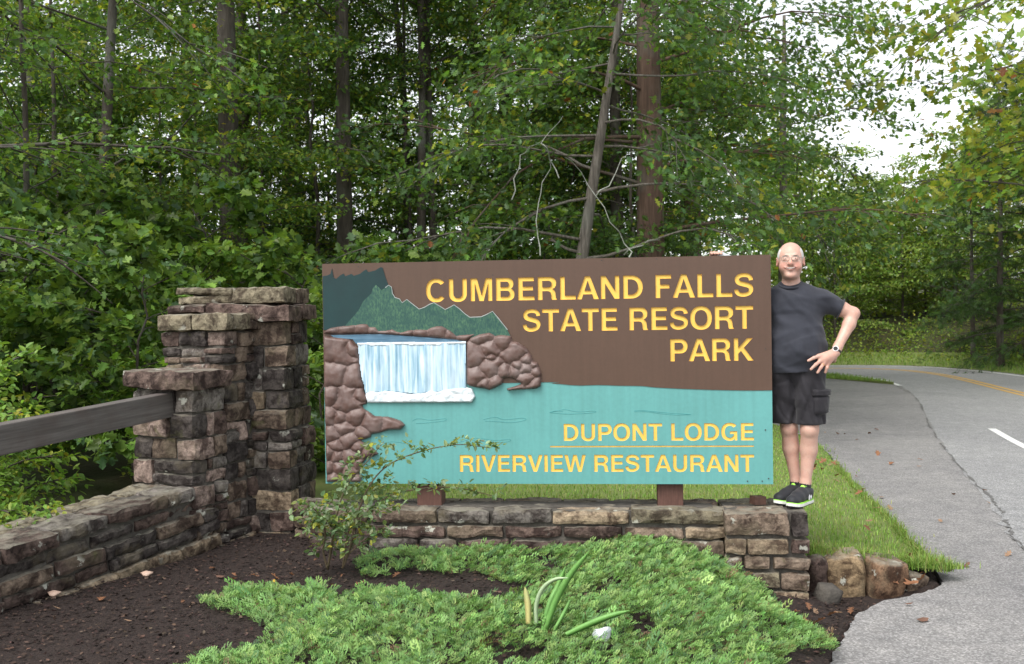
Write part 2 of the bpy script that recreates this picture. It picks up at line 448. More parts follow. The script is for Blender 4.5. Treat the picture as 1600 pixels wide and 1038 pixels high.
# ---- capital letters drawn as outlines (cap height 1)
def ell(cx, cy, a, b, t0, t1, n=22, p=2.25):
    t = np.radians(np.linspace(t0, t1, n)); c, s = np.cos(t), np.sin(t)
    return [(cx + a * np.sign(x) * abs(x) ** (2 / p), cy + b * np.sign(y) * abs(y) ** (2 / p)) for x, y in zip(c, s)]
def stroke(P, w, n=8):
    P = smooth_path(P, n); T = np.gradient(P, axis=0); T /= np.linalg.norm(T, axis=1)[:, None]
    N = np.stack([-T[:, 1], T[:, 0]], 1)
    ws = w if np.isscalar(w) else np.interp(np.linspace(0, 1, len(P)), np.linspace(0, 1, len(w)), w)[:, None]
    return [tuple(p) for p in P + N * ws / 2] + [tuple(p) for p in (P - N * ws / 2)[::-1]]
ST, HB = 0.20, 0.165                                 # stem and bar thickness
def bowl(x0, x1, y0, y1, n=14):                       # right-hand half of a D shape, going up
    r = (y1 - y0) / 2; rx = min(r * 1.05, (x1 - x0) * 0.75)
    return [(x1 - rx, y0)] + ell(x1 - rx, (y0 + y1) / 2, rx, r, -90, 90, n, 2.2)[1:-1] + [(x1 - rx, y1)]
def glyph(c):
    s, h = ST, HB
    if c == 'I': return 0.386, [[(.09, 0), (.09 + s, 0), (.09 + s, 1), (.09, 1)]]
    if c == 'E': return 0.90, [[(.1, 0), (.83, 0), (.83, h), (.1 + s, h), (.1 + s, .43), (.77, .43), (.77, .43 + h), (.1 + s, .43 + h), (.1 + s, 1 - h), (.81, 1 - h), (.81, 1), (.1, 1)]]
    if c == 'F': return 0.84, [[(.1, 0), (.1 + s, 0), (.1 + s, .41), (.71, .41), (.71, .41 + h), (.1 + s, .41 + h), (.1 + s, 1 - h), (.79, 1 - h), (.79, 1), (.1, 1)]]
    if c == 'L': return 0.83, [[(.1, 0), (.79, 0), (.79, h + .005), (.1 + s, h + .005), (.1 + s, 1), (.1, 1)]]
    if c == 'T': return 0.85, [[(.325, 0), (.325 + s, 0), (.325 + s, 1 - h), (.82, 1 - h), (.82, 1), (.03, 1), (.03, 1 - h), (.325, 1 - h)]]
    if c == 'N': return 1.0, [[(.09, 0), (.09 + .19, 0), (.28, .68), (.70, 0), (.91, 0), (.91, 1), (.72, 1), (.72, .33), (.30, 1), (.09, 1)]]
    if c == 'M': return 1.157, [[(.09, 0), (.275, 0), (.275, .78), (.48, 0), (.677, 0), (.882, .78), (.882, 0), (1.067, 0), (1.067, 1), (.78, 1), (.578, .25), (.377, 1), (.09, 1)]]
    if c == 'K': return 1.0, [[(.09, 0), (.29, 0), (.29, .31), (.41, .44), (.735, 0), (.985, 0), (.55, .58), (.96, 1), (.70, 1), (.29, .57), (.29, 1), (.09, 1)]]
    if c == 'V': return 0.93, [[(.36, 0), (.57, 0), (.92, 1), (.70, 1), (.467, .24), (.23, 1), (.01, 1)]]
    if c == 'W': return 1.31, [[(.27, 0), (.475, 0), (.655, .72), (.835, 0), (1.04, 0), (1.30, 1), (1.09, 1), (.935, .27), (.76, 1), (.55, 1), (.375, .27), (.22, 1), (.01, 1)]]
    if c == 'A': return 1.0, [[(.01, 0), (.225, 0), (.297, .215), (.70, .215), (.77, 0), (.99, 0), (.615, 1), (.385, 1)], [(.352, .375), (.648, .375), (.5, .81)]]
    if c == 'U': return 1.0, [[(.09, 1), (.09, .36)] + ell(.5, .36, .41, .38, 180, 360, 18)[1:-1] + [(.91, .36), (.91, 1), (.71, 1), (.71, .36)] + ell(.5, .36, .21, .215, 360, 180, 14)[1:-1] + [(.29, .36), (.29, 1)]]
    if c == 'O': return 1.08, [ell(.54, .5, .49, .52, 0, 352, 40), ell(.54, .5, .285, .35, 0, 350, 32)]
    if c == 'C': return 1.02, [ell(.52, .5, .465, .52, 38, 322, 34) + ell(.52, .5, .27, .35, 318, 42, 28)]
    if c == 'G': return 1.08, [ell(.54, .5, .49, .52, 42, 318, 34)[:-4] + [(.72, -.0), (.80, .11), (.825, 0), (.965, 0), (.965, .53), (.55, .53), (.55, .375), (.775, .375), (.76, .27)] + ell(.54, .5, .285, .35, 305, 42, 28)[2:]]
    if c == 'D': return 1.02, [[(.09, 0)] + bowl(.09, .95, 0, 1, 22) + [(.09, 1)], [(.29, h)] + bowl(.29, .745, h, 1 - h, 18) + [(.29, 1 - h)]]
    if c == 'P': return 0.93, [[(.09, 0), (.29, 0), (.29, .355)] + bowl(.29, .89, .355, 1, 16) + [(.09, 1)], [(.29, .52)] + bowl(.29, .69, .52, 1 - h, 14) + [(.29, 1 - h)]]
    if c == 'R': return 1.0, [[(.09, 0), (.29, 0), (.29, .385), (.50, .385), (.60, .375), (.665, .32), (.685, .22), (.695, .08), (.73, 0), (.945, 0), (.945, .025), (.90, .07), (.885, .2), (.87, .33), (.82, .43), (.745, .475), (.84, .53), (.905, .62)] + ell(.615, .71, .305, .29, -5, 90, 9)[1:] + [(.09, 1)],
                                [(.29, .55)] + bowl(.29, .715, .55, 1 - h, 14) + [(.29, 1 - h)]]
    if c == 'B': return 1.0, [[(.09, 0)] + [(.60, 0)] + ell(.62, .275, .305, .275, -88, 50, 12) + [(.775, .525), (.85, .60)] + ell(.58, .735, .30, .265, -12, 88, 10) + [(.55, 1), (.09, 1)],
                                [(.29, h)] + bowl(.29, .72, h, .435, 12) + [(.29, .435)], [(.29, .59)] + bowl(.29, .68, .59, 1 - h, 12) + [(.29, 1 - h)]]
    if c == 'S': return 0.93, [stroke([(.775, .70), (.755, .80), (.66, .895), (.47, .925), (.29, .895), (.18, .80), (.175, .69), (.26, .595), (.46, .535), (.66, .475), (.765, .385), (.77, .255), (.68, .14), (.47, .077), (.26, .11), (.155, .21), (.135, .315)], [.18, .165, .165, .19, .20, .19, .165, .165, .18], 5)]
    raise KeyError(c)

sign = empty('park_sign', SIGN_O, -SIGN_A, label='large brown and teal routed park sign with a carved waterfall scene', cat='sign')
WALL_Y = 0.010                                       # depth of the routed letters
lines = [('CUMBERLAND FALLS', (666, 470.5), (1177, 464.8), 36.4, 'b'), ('STATE RESORT', (817, 517.6), (1177, 514.4), 35.6, 'b'), ('PARK', (1047.5, 565), (1177.5, 563.3), 35.2, 'b'),
         ('DUPONT LODGE', (881, 689.2), (1178, 688.2), 27, 't'), ('RIVERVIEW RESTAURANT', (718.5, 737.6), (1178.5, 737), 26.8, 't')]
holes = {'b': [], 't': []}
letters = []
for txt, a, b, cap, reg in lines:
    ua, ub = uv(*a), uv(*b)
    capm = (uv(b[0], b[1] - cap) - ub)[1]
    adv = [0.40 if ch == ' ' else glyph(ch)[0] for ch in txt]
    g0, g1 = glyph(txt[0])[1][0], glyph(txt[-1])[1][0]
    lo = min(p[0] for p in g0); hi = sum(adv) - adv[-1] + max(p[0] for p in g1)
    sx = (ub[0] - ua[0]) / (hi - lo)
    x = ua[0] - lo * sx
    base = (ua[1] + ub[1]) / 2
    for ch, w_ in zip(txt, adv):
        if ch != ' ':
            loops = [[(x + px * sx, base + py * capm) for px, py in L] for L in glyph(ch)[1]]
            holes[reg] += loops; letters.append((loops, reg))
        x += w_ * sx
ra, rb = uv(859.5, 699.2), uv(1178, 696.4)
rule = [(ra[0], ra[1]), (rb[0], ra[1]), (rb[0], rb[1]), (ra[0], rb[1])]
holes['t'].append(rule)
# waterline between the brown and the teal
wl = [uv(846, 597.5), uv(862, 599), uv(888, 601.5), uv(906, 602.5), uv(936, 601.8), uv(968, 602.8), uv(1002, 603.4), uv(1022, 605.4), uv(1056, 607.3), uv(1110, 609.3), uv(1167, 610.4)]
wl = [np.array([0.0, wl[0][1] - 0.02])] + wl + [np.array([SW, wl[-1][1]])]
wl = smooth_path(wl, 4)
brown = [tuple(p) for p in wl] + [(SW, SH), (0, SH)]
teal = [(0, 0), (SW, 0)] + [tuple(p) for p in wl[::-1]]
V, F = fill_loops([brown] + holes['b'], 0.0)
mb = MB().add(V, F)
k = len(wl)
mb.add(np.vstack([np.c_[wl[:, 0], np.zeros(k), wl[:, 1]], np.c_[wl[:, 0], np.full(k, 0.004), wl[:, 1]]]), [(i, i + 1, k + i + 1, k + i) for i in range(k - 1)])
for x0, z0, x1, z1 in ((0, wl[0][1], 0, SH), (0, SH, SW, SH), (SW, SH, SW, wl[-1][1])):
    mb.add([(x0, 0, z0), (x1, 0, z1), (x1, 0.014, z1), (x0, 0.014, z0)], [(0, 1, 2, 3)])
mb.build('upper_face', m_brown, sign, label='brown painted upper face of the board')
V, F = fill_loops([teal] + holes['t'], 0.004)
mb = MB().add(V, F)
for x0, z0, x1, z1 in ((0, 0, 0, wl[0][1]), (0, 0, SW, 0), (SW, 0, SW, wl[-1][1])):
    mb.add([(x0, 0.004, z0), (x1, 0.004, z1), (x1, 0.014, z1), (x0, 0.014, z0)], [(0, 1, 2, 3)])
mb.build('lower_face', m_teal, sign, label='teal painted lower face of the board')
MB().box((SW / 2, 0.036, SH / 2), (SW - 0.001, 0.043, SH - 0.001)).build('board', m_brown, sign)
def cup(loops, y0, y1):                               # routed recess: floor and walls
    V, F = fill_loops(loops, y1); mb = MB().add(V, F)
    for L in loops:
        L = np.array(L); k = len(L)
        mb.add(np.vstack([np.c_[L[:, 0], np.full(k, y0), L[:, 1]], np.c_[L[:, 0], np.full(k, y1), L[:, 1]]]), [(i, (i + 1) % k, k + (i + 1) % k, k + i) for i in range(k)])
    return mb
for loops, reg in letters:
    cup(loops, 0.0 if reg == 'b' else 0.004, WALL_Y).build('letter', m_gold, sign)
cup([rule], 0.004, WALL_Y).build('rule_line', m_gold, sign)

# ---- carved scene
def prism(loop, y0, y1):
    V, F = fill_loops([loop], y1); L = np.array(loop); k = len(L)
    return MB().add(V, F).add(np.vstack([np.c_[L[:, 0], np.full(k, y0), L[:, 1]], np.c_[L[:, 0], np.full(k, y1), L[:, 1]]]), [(i, (i + 1) % k, k + (i + 1) % k, k + i) for i in range(k)])
mount = z3s([(57, 352), (57, 135), (80, 132), (95, 126), (101, 104), (108, 140), (118, 146), (135, 131), (148, 124), (155, 135), (180, 125), (190, 133), (215, 125), (228, 114), (240, 107), (248, 118), (275, 112), (298, 98), (306, 100), (318, 140), (330, 172),
             (342, 180), (346, 206), (356, 222), (340, 352)])
mount[:2, 0] = 0.004
m_mount = simple('painted_far_ridge', (0.003, 0.032, 0.033), (0.002, 0.023, 0.025), scale=6, rough=0.45, bumps=0.1)
prism(mount, 0.0, -0.006).build('far_ridge', m_mount, sign, label='dark teal carved ridge')
wood = z3s([(150, 345), (168, 320), (192, 295), (212, 270), (228, 238), (244, 222), (262, 205), (268, 184), (280, 170), (292, 180), (302, 192), (318, 182), (331, 172), (343, 180), (347, 206), (357, 222), (376, 228), (386, 243), (405, 230), (430, 250), (455, 269), (476, 262), (496, 250),
            (515, 243), (540, 258), (560, 271), (578, 262), (596, 252), (616, 266), (640, 288), (660, 302), (690, 301), (706, 300), (725, 292), (752, 278), (772, 302), (792, 327), (812, 352), (824, 376), (700, 385), (400, 372), (200, 352)])
m_wood, t, b = newmat('painted_forest')
v = coords(t, 'Object', (1, 1, 0.45)); f = noise_tex(t, v, 75, 5, 0.7); g = noise_tex(t, coords(t, 'Object'), 9, 3)
c = mixc(t, ramp(t, f, [(0.42, (0, 0, 0)), (0.68, (1, 1, 1))]), (0.010, 0.062, 0.050), (0.075, 0.17, 0.085))
t.links.new(mixc(t, ramp(t, g, [(0.4, (0, 0, 0)), (0.65, (0.7, 0.7, 0.7))]), c, (0.008, 0.055, 0.048)), b.inputs['Base Color'])
b.inputs['Roughness'].default_value = 0.5; bump(t, b, f, 0.25, 0.006)
prism(wood, -0.002, -0.013).build('near_forest', m_wood, sign, label='green stippled carved forest slope')
m_edge = simple('ridge_pale_grey', (0.34, 0.37, 0.36), (0.24, 0.28, 0.27), scale=20, rough=0.5, bumps=0)  # pale grey for the line along the upper ridge edge
ed = wood[11:38]; MB().tube(np.c_[ed[:, 0] + .001, np.full(len(ed), -0.012), ed[:, 1] + .001], 0.0032, 5).build('ridge_edge', m_edge, sign, label='pale edge along the forest ridge')

def field(name, outline, hfun, m, cell=0.0055, y0=0.0, smooth=True, label=None):
    L = np.array(outline); lo, hi = L.min(0), L.max(0)
    x = np.arange(lo[0], hi[0] + cell, cell); z = np.arange(lo[1], hi[1] + cell, cell)
    X, Z = np.meshgrid(x, z); ins = in_poly(X, Z, L); D = dist_poly(X, Z, L)
    keep = ins | (D < cell * 0.72)
    H = hfun(X, Z, np.where(ins, D, 0))
    # pull rim vertices onto the outline so the edge is clean
    rim = keep & ~ins
    if rim.any():
        best = np.full(X.shape, 1e9); BX, BZ = X.copy(), Z.copy()
        for i in range(len(L)):
            a, e = L[i], L[(i + 1) % len(L)] - L[i]
            tt = np.clip(((X - a[0]) * e[0] + (Z - a[1]) * e[1]) / (e @ e + 1e-12), 0, 1)
            qx, qz = a[0] + tt * e[0], a[1] + tt * e[1]; d = np.hypot(X - qx, Z - qz)
            s_ = d < best; best = np.where(s_, d, best); BX = np.where(s_, qx, BX); BZ = np.where(s_, qz, BZ)
        X = np.where(rim, BX, X); Z = np.where(rim, BZ, Z); H = np.where(rim, 0, H)
    ny, nx = X.shape; Fq = grid_faces(ny, nx); kf = keep.ravel()[Fq].all(1); Fq = Fq[kf]
    V = np.stack([X, y0 - H, Z], -1).reshape(-1, 3)
    used = np.unique(Fq); re = np.full(len(V), -1); re[used] = np.arange(len(used))
    return link(name, mesh_np(name, V[used], re[Fq]), sign, m, smooth, label=label)
def rocks_h(seeds, amp, w):
    S = np.array([list(z3(a, b)) + [r] for a, b, r in seeds])
    def f(X, Z, D):
        wx = X + 0.012 * (vnoise(X * 40, Z * 40, 3) - 0.5); wz = Z + 0.012 * (vnoise(X * 40 + 9, Z * 40, 4) - 0.5)
        ds = np.stack([np.hypot(wx - s[0], (wz - s[1]) * 1.15) / s[2] for s in S]); ds.sort(axis=0)
        e = np.clip((ds[1] - ds[0]) / w, 0, 1); r = np.clip(D / 0.022, 0, 1)
        dome = np.sqrt(1 - (1 - e) ** 2) * 0.7 + 0.3 * np.clip(1 - ds[0] / 0.09, 0, 1)
        return (0.012 + amp * dome) * np.sqrt(1 - (1 - r) ** 2) + 0.004 * (vnoise(X * 25, Z * 25, 8) - 0.5) * r
    return f
m_rock, t, b = newmat('painted_rock')
v = coords(t, 'Object'); f = noise_tex(t, v, 7, 5, 0.6); g = noise_tex(t, v, 26, 4)
c = ramp(t, f, [(0.3, (0.060, 0.032, 0.026)), (0.5, (0.115, 0.064, 0.052)), (0.72, (0.17, 0.125, 0.115))])
t.links.new(mixc(t, ramp(t, g, [(0.4, (0, 0, 0)), (0.75, (0.45, 0.45, 0.45))]), c, (0.22, 0.17, 0.155)), b.inputs['Base Color'])
b.inputs['Roughness'].default_value = 0.5; bump(t, b, g, 0.2, 0.005)
left_rock = z3s([(68, 376), (100, 380), (150, 386), (175, 390), (196, 416), (208, 422), (212, 480), (222, 550), (232, 572), (232, 600), (246, 632), (240, 652), (222, 658), (232, 672), (246, 680), (262, 690), (276, 701), (330, 704), (366, 714), (384, 722), (399, 737), (380, 756), (330, 758), (292, 770), (262, 775), (258, 787),
                 (234, 795), (216, 801), (242, 810), (270, 832), (291, 853), (278, 862), (240, 874), (228, 890), (218, 906), (226, 921), (206, 934), (223, 942), (220, 968), (80, 968), (76, 800), (70, 560)])
field('cliff_relief', left_rock, rocks_h([(130, 440, 1.5), (180, 430, .9), (110, 530, 1.3), (190, 545, 1.1), (100, 622, 1), (165, 645, 1.6), (210, 622, .8), (195, 700, 1.1), (95, 700, 1), (135, 705, .9), (270, 728, 1.2), (345, 735, 1.1), (100, 775, 1), (150, 752, 1), (225, 772, .8), (120, 820, .9), (170, 800, 1.1), (205, 828, .8), (258, 850, .9),
      (88, 850, .8), (125, 862, .8), (180, 868, 1.1), (205, 892, .7), (90, 912, .8), (130, 912, .8), (172, 930, .9), (105, 952, .7), (200, 955, .7), (150, 960, .7)], 0.034, 0.10), m_rock, label='brown carved cliff of puffy rocks left of the falls')
right_rock = z3s([(646, 402), (660, 385), (700, 369), (740, 362), (765, 374), (786, 371), (826, 375), (832, 398), (856, 402), (890, 425), (908, 452), (918, 480), (934, 484), (942, 505), (950, 527), (948, 580), (930, 590), (850, 595), (815, 599), (808, 590), (842, 580), (870, 571), (832, 547), (797, 548), (790, 572), (770, 583), (740, 596), (720, 590), (690, 586), (660, 580), (648, 572)])
field('rock_relief', right_rock, rocks_h([(678, 460, 1.6), (685, 540, 1.4), (712, 380, 1.2), (798, 402, 1.1), (738, 428, 1.2), (745, 462, .6), (850, 440, 1.6), (890, 470, 1.0), (742, 505, 1.4), (855, 496, .8), (800, 520, .9), (838, 520, .8), (885, 508, 1), (925, 492, .8), (932, 517, .8), (890, 548, 1.0), (762, 562, .9), (920, 572, .9), (850, 590, .8), (715, 570, .9)], 0.032, 0.10), m_rock, label='brown carved boulders beside the falls')
ledge = z3s([(66, 366), (78, 352), (95, 344), (130, 338), (180, 332), (228, 326), (247, 328), (256, 338), (280, 340), (290, 354), (320, 354), (345, 347), (366, 358), (388, 360), (412, 352), (440, 349), (480, 350), (505, 341), (525, 336), (548, 335), (578, 350), (604, 372), (640, 371), (690, 366), (664, 384), (646, 401), (590, 392), (540, 386), (450, 379), (380, 375), (300, 370), (200, 369), (100, 371)])
field('ledge_relief', ledge, rocks_h([(100, 357, 1), (165, 350, 1.3), (225, 345, 1), (268, 354, .8), (320, 363, .8), (352, 360, .6), (412, 364, .8), (460, 362, 1), (530, 358, 1.3), (580, 372, .8), (640, 384, 1)], 0.018, 0.09), m_rock, label='row of grey-brown carved rocks behind the river')
m_river = simple('painted_river', (0.035, 0.10, 0.16), (0.11, 0.21, 0.30), scale=5, rough=0.35, bumps=0.15, stretch=(1, 1, 9))
prism(z3s([(96, 373), (300, 369), (420, 378), (600, 391), (646, 401), (560, 406), (300, 408), (200, 408), (186, 390), (110, 383)]), 0.0, -0.010).build('river', m_river, sign, label='blue painted river above the falls')
m_fall, t, b = newmat('painted_waterfall')
f = noise_tex(t, coords(t, 'Object', (34, 8, 2.2)), 1.0, 6, 0.62, 0.3); g = noise_tex(t, coords(t, 'Object', (7, 7, 3.0)), 1.0, 3)
c = ramp(t, f, [(0.30, (0.10, 0.22, 0.32)), (0.47, (0.28, 0.45, 0.56)), (0.62, (0.62, 0.73, 0.80)), (0.78, (0.85, 0.88, 0.90))])
t.links.new(mixc(t, ramp(t, g, [(0.35, (0.55, 0.55, 0.55)), (0.6, (0, 0, 0))]), c, (0.62, 0.72, 0.78)), b.inputs['Base Color'])
b.inputs['Roughness'].default_value = 0.4; bump(t, b, f, 0.2, 0.006)
fall = z3s([(203, 406), (645, 400), (646, 590), (590, 596), (520, 604), (440, 612), (340, 602), (236, 610), (232, 575), (222, 550), (212, 480), (208, 422)])
field('waterfall_relief', fall, lambda X, Z, D: 0.012 + 0.007 * vnoise(X * 38, Z * 3, 12) + 0.004 * vnoise(X * 90, Z * 4, 13), m_fall, label='pale blue carved waterfall')
m_foam = simple('painted_foam', (0.52, 0.60, 0.64), (0.80, 0.82, 0.84), scale=16, rough=0.45, bumps=0.25)
foam = z3s([(236, 618), (238, 606), (262, 598), (290, 603), (318, 596), (345, 598), (382, 603), (420, 612), (440, 609), (470, 606), (500, 598), (530, 601), (560, 592), (580, 590), (620, 586), (648, 584), (669, 590), (682, 622), (668, 646), (460, 647), (246, 648)])
field('foam_relief', foam, lambda X, Z, D: (0.016 + 0.010 * vnoise(X * 30, Z * 36, 21) + 0.006 * vnoise(X * 70, Z * 70, 22)) * np.clip(D / 0.008, 0, 1) ** 0.5, m_foam, label='white carved foam at the foot of the falls')
lip = z3s([(198, 404), (300, 401), (420, 400), (540, 401), (646, 397), (646, 409), (560, 411), (470, 416), (380, 412), (300, 417), (215, 414)])
field('fall_lip', lip, lambda X, Z, D: 0.018 + 0.006 * vnoise(X * 50, Z * 20, 31), m_foam, label='white lip of the waterfall')
m_rip = simple('ripple_groove', (0.052, 0.235, 0.235), (0.065, 0.27, 0.265), scale=20, rough=0.5, bumps=0)
def ripple(pts, zoomf):
    P = smooth_path([zoomf(*p) for p in pts], 5)
    MB().tube(np.c_[P[:, 0], np.full(len(P), 0.0042), P[:, 1]], 0.0022, 4).build('ripple', m_rip, sign)
def z4(x, y): return uv(840 + x / 2.595, 380 + y / 2.595)
ripple([(48, 688), (85, 680), (110, 675), (160, 684), (225, 681), (232, 687), (170, 692), (110, 693), (48, 688)], z4)
ripple([(392, 680), (430, 679), (485, 685), (540, 690), (622, 695), (560, 697), (500, 692), (440, 684), (392, 684)], z4)
ripple([(425, 722), (450, 712), (500, 718), (555, 712), (560, 720), (500, 728), (440, 732)], z3)
ripple([(715, 716), (760, 706), (800, 716), (870, 710), (885, 718), (830, 728), (770, 724), (720, 722)], z3)
ripple([(285, 820), (340, 806), (400, 812), (425, 806)], z3)
ripple([(600, 812), (680, 792), (760, 800), (820, 796), (812, 806), (740, 806), (670, 800)], z3)
ripple([(985, 686), (1010, 680), (1038, 684)], z3)
m_screw = simple('screw_head', (0.03, 0.028, 0.026), (0.06, 0.05, 0.045), scale=50, rough=0.5, bumps=0)
for px, py in ((1196, 672), (1168, 752), (1191, 752), (1201, 748), (940, 407), (1026, 405), (1110, 403), (560, 417), (1196, 545), (770, 430)):
    a = uv(px, py); MB().tube([(a[0], -0.0015, a[1]), (a[0], 0.02, a[1])], 0.0042, 8).build('screw', m_screw, sign)
for px in (668, 1048):
    a = uv(px, 757)
    mbp = MB().box((a[0], 0.145, 0.5 * (1.35 - 0.28)), (0.172, 0.172, 1.35 + 0.28))
    mbp.build('post', m_post, sign, bevel=0.006)
# ================================================================== stone walls and piers
m_stone, t, b = newmat('sandstone')
v = coords(t, 'World')
oi = t.nodes.new('ShaderNodeObjectInfo')
n1 = noise_tex(t, v, 11, 6, 0.65, 0.4); n2 = noise_tex(t, v, 3.1, 5, 0.6); n3 = noise_tex(t, v, 60, 5, 0.7)
c = mixc(t, 1.0, oi.outputs['Color'], ramp(t, n3, [(0.3, (0.62, 0.62, 0.62)), (0.7, (1.35, 1.33, 1.3))]), 'MULTIPLY')
c = mixc(t, ramp(t, n1, [(0.41, (1, 1, 1)), (0.58, (0, 0, 0))]), c, mixc(t, 1.0, c, (0.26, 0.23, 0.23), 'MULTIPLY'))      # black weathering crust
c = mixc(t, ramp(t, n2, [(0.56, (0, 0, 0)), (0.72, (0.55, 0.55, 0.55))]), c, (0.21, 0.175, 0.115))                        # tan bloom
mo = noise_tex(t, v, 4.3, 4, 0.6, 0.8)
c = mixc(t, ramp(t, mo, [(0.63, (0, 0, 0)), (0.74, (0.55, 0.55, 0.55))]), c, (0.10, 0.105, 0.035))                        # moss
vo = t.nodes.new('ShaderNodeTexVoronoi'); vo.inputs['Scale'].default_value = 6.5; t.links.new(v, vo.inputs['Vector'])
sp = math_n(t, 'ADD', vo.outputs['Distance'], math_n(t, 'MULTIPLY', noise_tex(t, v, 22, 6, 0.7), 1.1))
li = ramp(t, sp, [(0.66, (0.8, 0.8, 0.8)), (0.73, (0, 0, 0))])
gate = ramp(t, noise_tex(t, v, 2.3, 3), [(0.46, (0, 0, 0)), (0.54, (1, 1, 1))])
c = mixc(t, mixc(t, 1.0, li, gate, 'MULTIPLY'), c, (0.50, 0.50, 0.43))                                                   # lichen
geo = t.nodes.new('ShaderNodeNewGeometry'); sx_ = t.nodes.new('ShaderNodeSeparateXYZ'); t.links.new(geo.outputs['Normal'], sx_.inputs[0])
top_light = math_n(t, 'MULTIPLY', ramp(t, sx_.outputs['Z'], [(0.45, (0, 0, 0)), (0.85, (1, 1, 1))]), ramp(t, noise_tex(t, v, 7, 5, 0.65), [(0.38, (0, 0, 0)), (0.62, (0.75, 0.75, 0.75))]))
c = mixc(t, top_light, c, (0.27, 0.25, 0.20))                                                                                 # top light put into the colour, as a pale lichen tone on upward faces
t.links.new(c, b.inputs['Base Color'])
b.inputs['Roughness'].default_value = 0.88; b.inputs['Specular IOR Level'].default_value = 0.25
bump(t, b, math_n(t, 'ADD', noise_tex(t, v, 24, 8, 0.7), math_n(t, 'MULTIPLY', n1, 0.8)), 0.75, 0.022)
m_mortar = simple('lime_mortar', (0.12, 0.108, 0.092), (0.06, 0.053, 0.046), scale=18, rough=0.95, bumps=0.8, bscale=50, bdist=0.012, kind='World')

MAR, DRK, BRN, TAN, GRY, PNK, OLV = (.118, .083, .070), (.070, .060, .055), (.165, .125, .095), (.27, .21, .145), (.175, .158, .142), (.27, .205, .175), (.19, .165, .115)
def cube_grid(a, b_, c_):
    vs, idx, F = [], {}, []
    def vid(i, j, k):
        if (i, j, k) not in idx: idx[(i, j, k)] = len(vs); vs.append((i / a * 2 - 1, j / b_ * 2 - 1, k / c_ * 2 - 1))
        return idx[(i, j, k)]
    for i in range(a):
        for j in range(b_):
            F.append([vid(i, j, 0), vid(i, j + 1, 0), vid(i + 1, j + 1, 0), vid(i + 1, j, 0)]); F.append([vid(i, j, c_), vid(i + 1, j, c_), vid(i + 1, j + 1, c_), vid(i, j + 1, c_)])
    for i in range(a):
        for k in range(c_):
            F.append([vid(i, 0, k), vid(i + 1, 0, k), vid(i + 1, 0, k + 1), vid(i, 0, k + 1)]); F.append([vid(i, b_, k), vid(i, b_, k + 1), vid(i + 1, b_, k + 1), vid(i + 1, b_, k)])
    for j in range(b_):
        for k in range(c_):
            F.append([vid(0, j, k), vid(0, j, k + 1), vid(0, j + 1, k + 1), vid(0, j + 1, k)]); F.append([vid(a, j, k), vid(a, j + 1, k), vid(a, j + 1, k + 1), vid(a, j, k + 1)])
    return np.array(vs), np.array(F)
_CG = {}
def stone_mesh(dim, seed, rough=1.0, r=None):
    """A roughly squared, rock-faced stone; -y is its face."""
    seg = tuple(int(np.clip(round(d_ / 0.038), 3, 11)) for d_ in dim)
    if seg not in _CG: _CG[seg] = cube_grid(*seg)
    P, F = _CG[seg]
    hd = np.array(dim) / 2
    r = r or min(0.015, hd.min() * 0.4)
    p = np.sign(P) * np.abs(P) ** 0.8 * hd
    inner = np.clip(p, -(hd - r), hd - r); q = p - inner; L = np.linalg.norm(q, axis=1)[:, None]
    p = np.where(L > 1e-9, inner + q / np.maximum(L, 1e-9) * np.minimum(L, r), p)
    off = Vector((seed * 3.71 % 97, seed * 1.37 % 89, seed * 7.77 % 83))
    N = np.array([list(mnoise.noise_vector(Vector(x_) * 9.0 + off)) for x_ in p]); N2 = np.array([list(mnoise.noise_vector(Vector(x_) * 21.0 + off)) for x_ in p])
    face = np.clip(-P[:, 1], 0, 1)
    bul = 0.006 * rough * (1 - P[:, 0] ** 2) * (1 - P[:, 2] ** 2)
    p = p + N * 0.012 * rough + N2 * 0.009 * rough
    p[:, 1] -= face * (bul + 0.012 * rough * (N[:, 0] + 0.5))
    return mesh_np('stone', p, F)
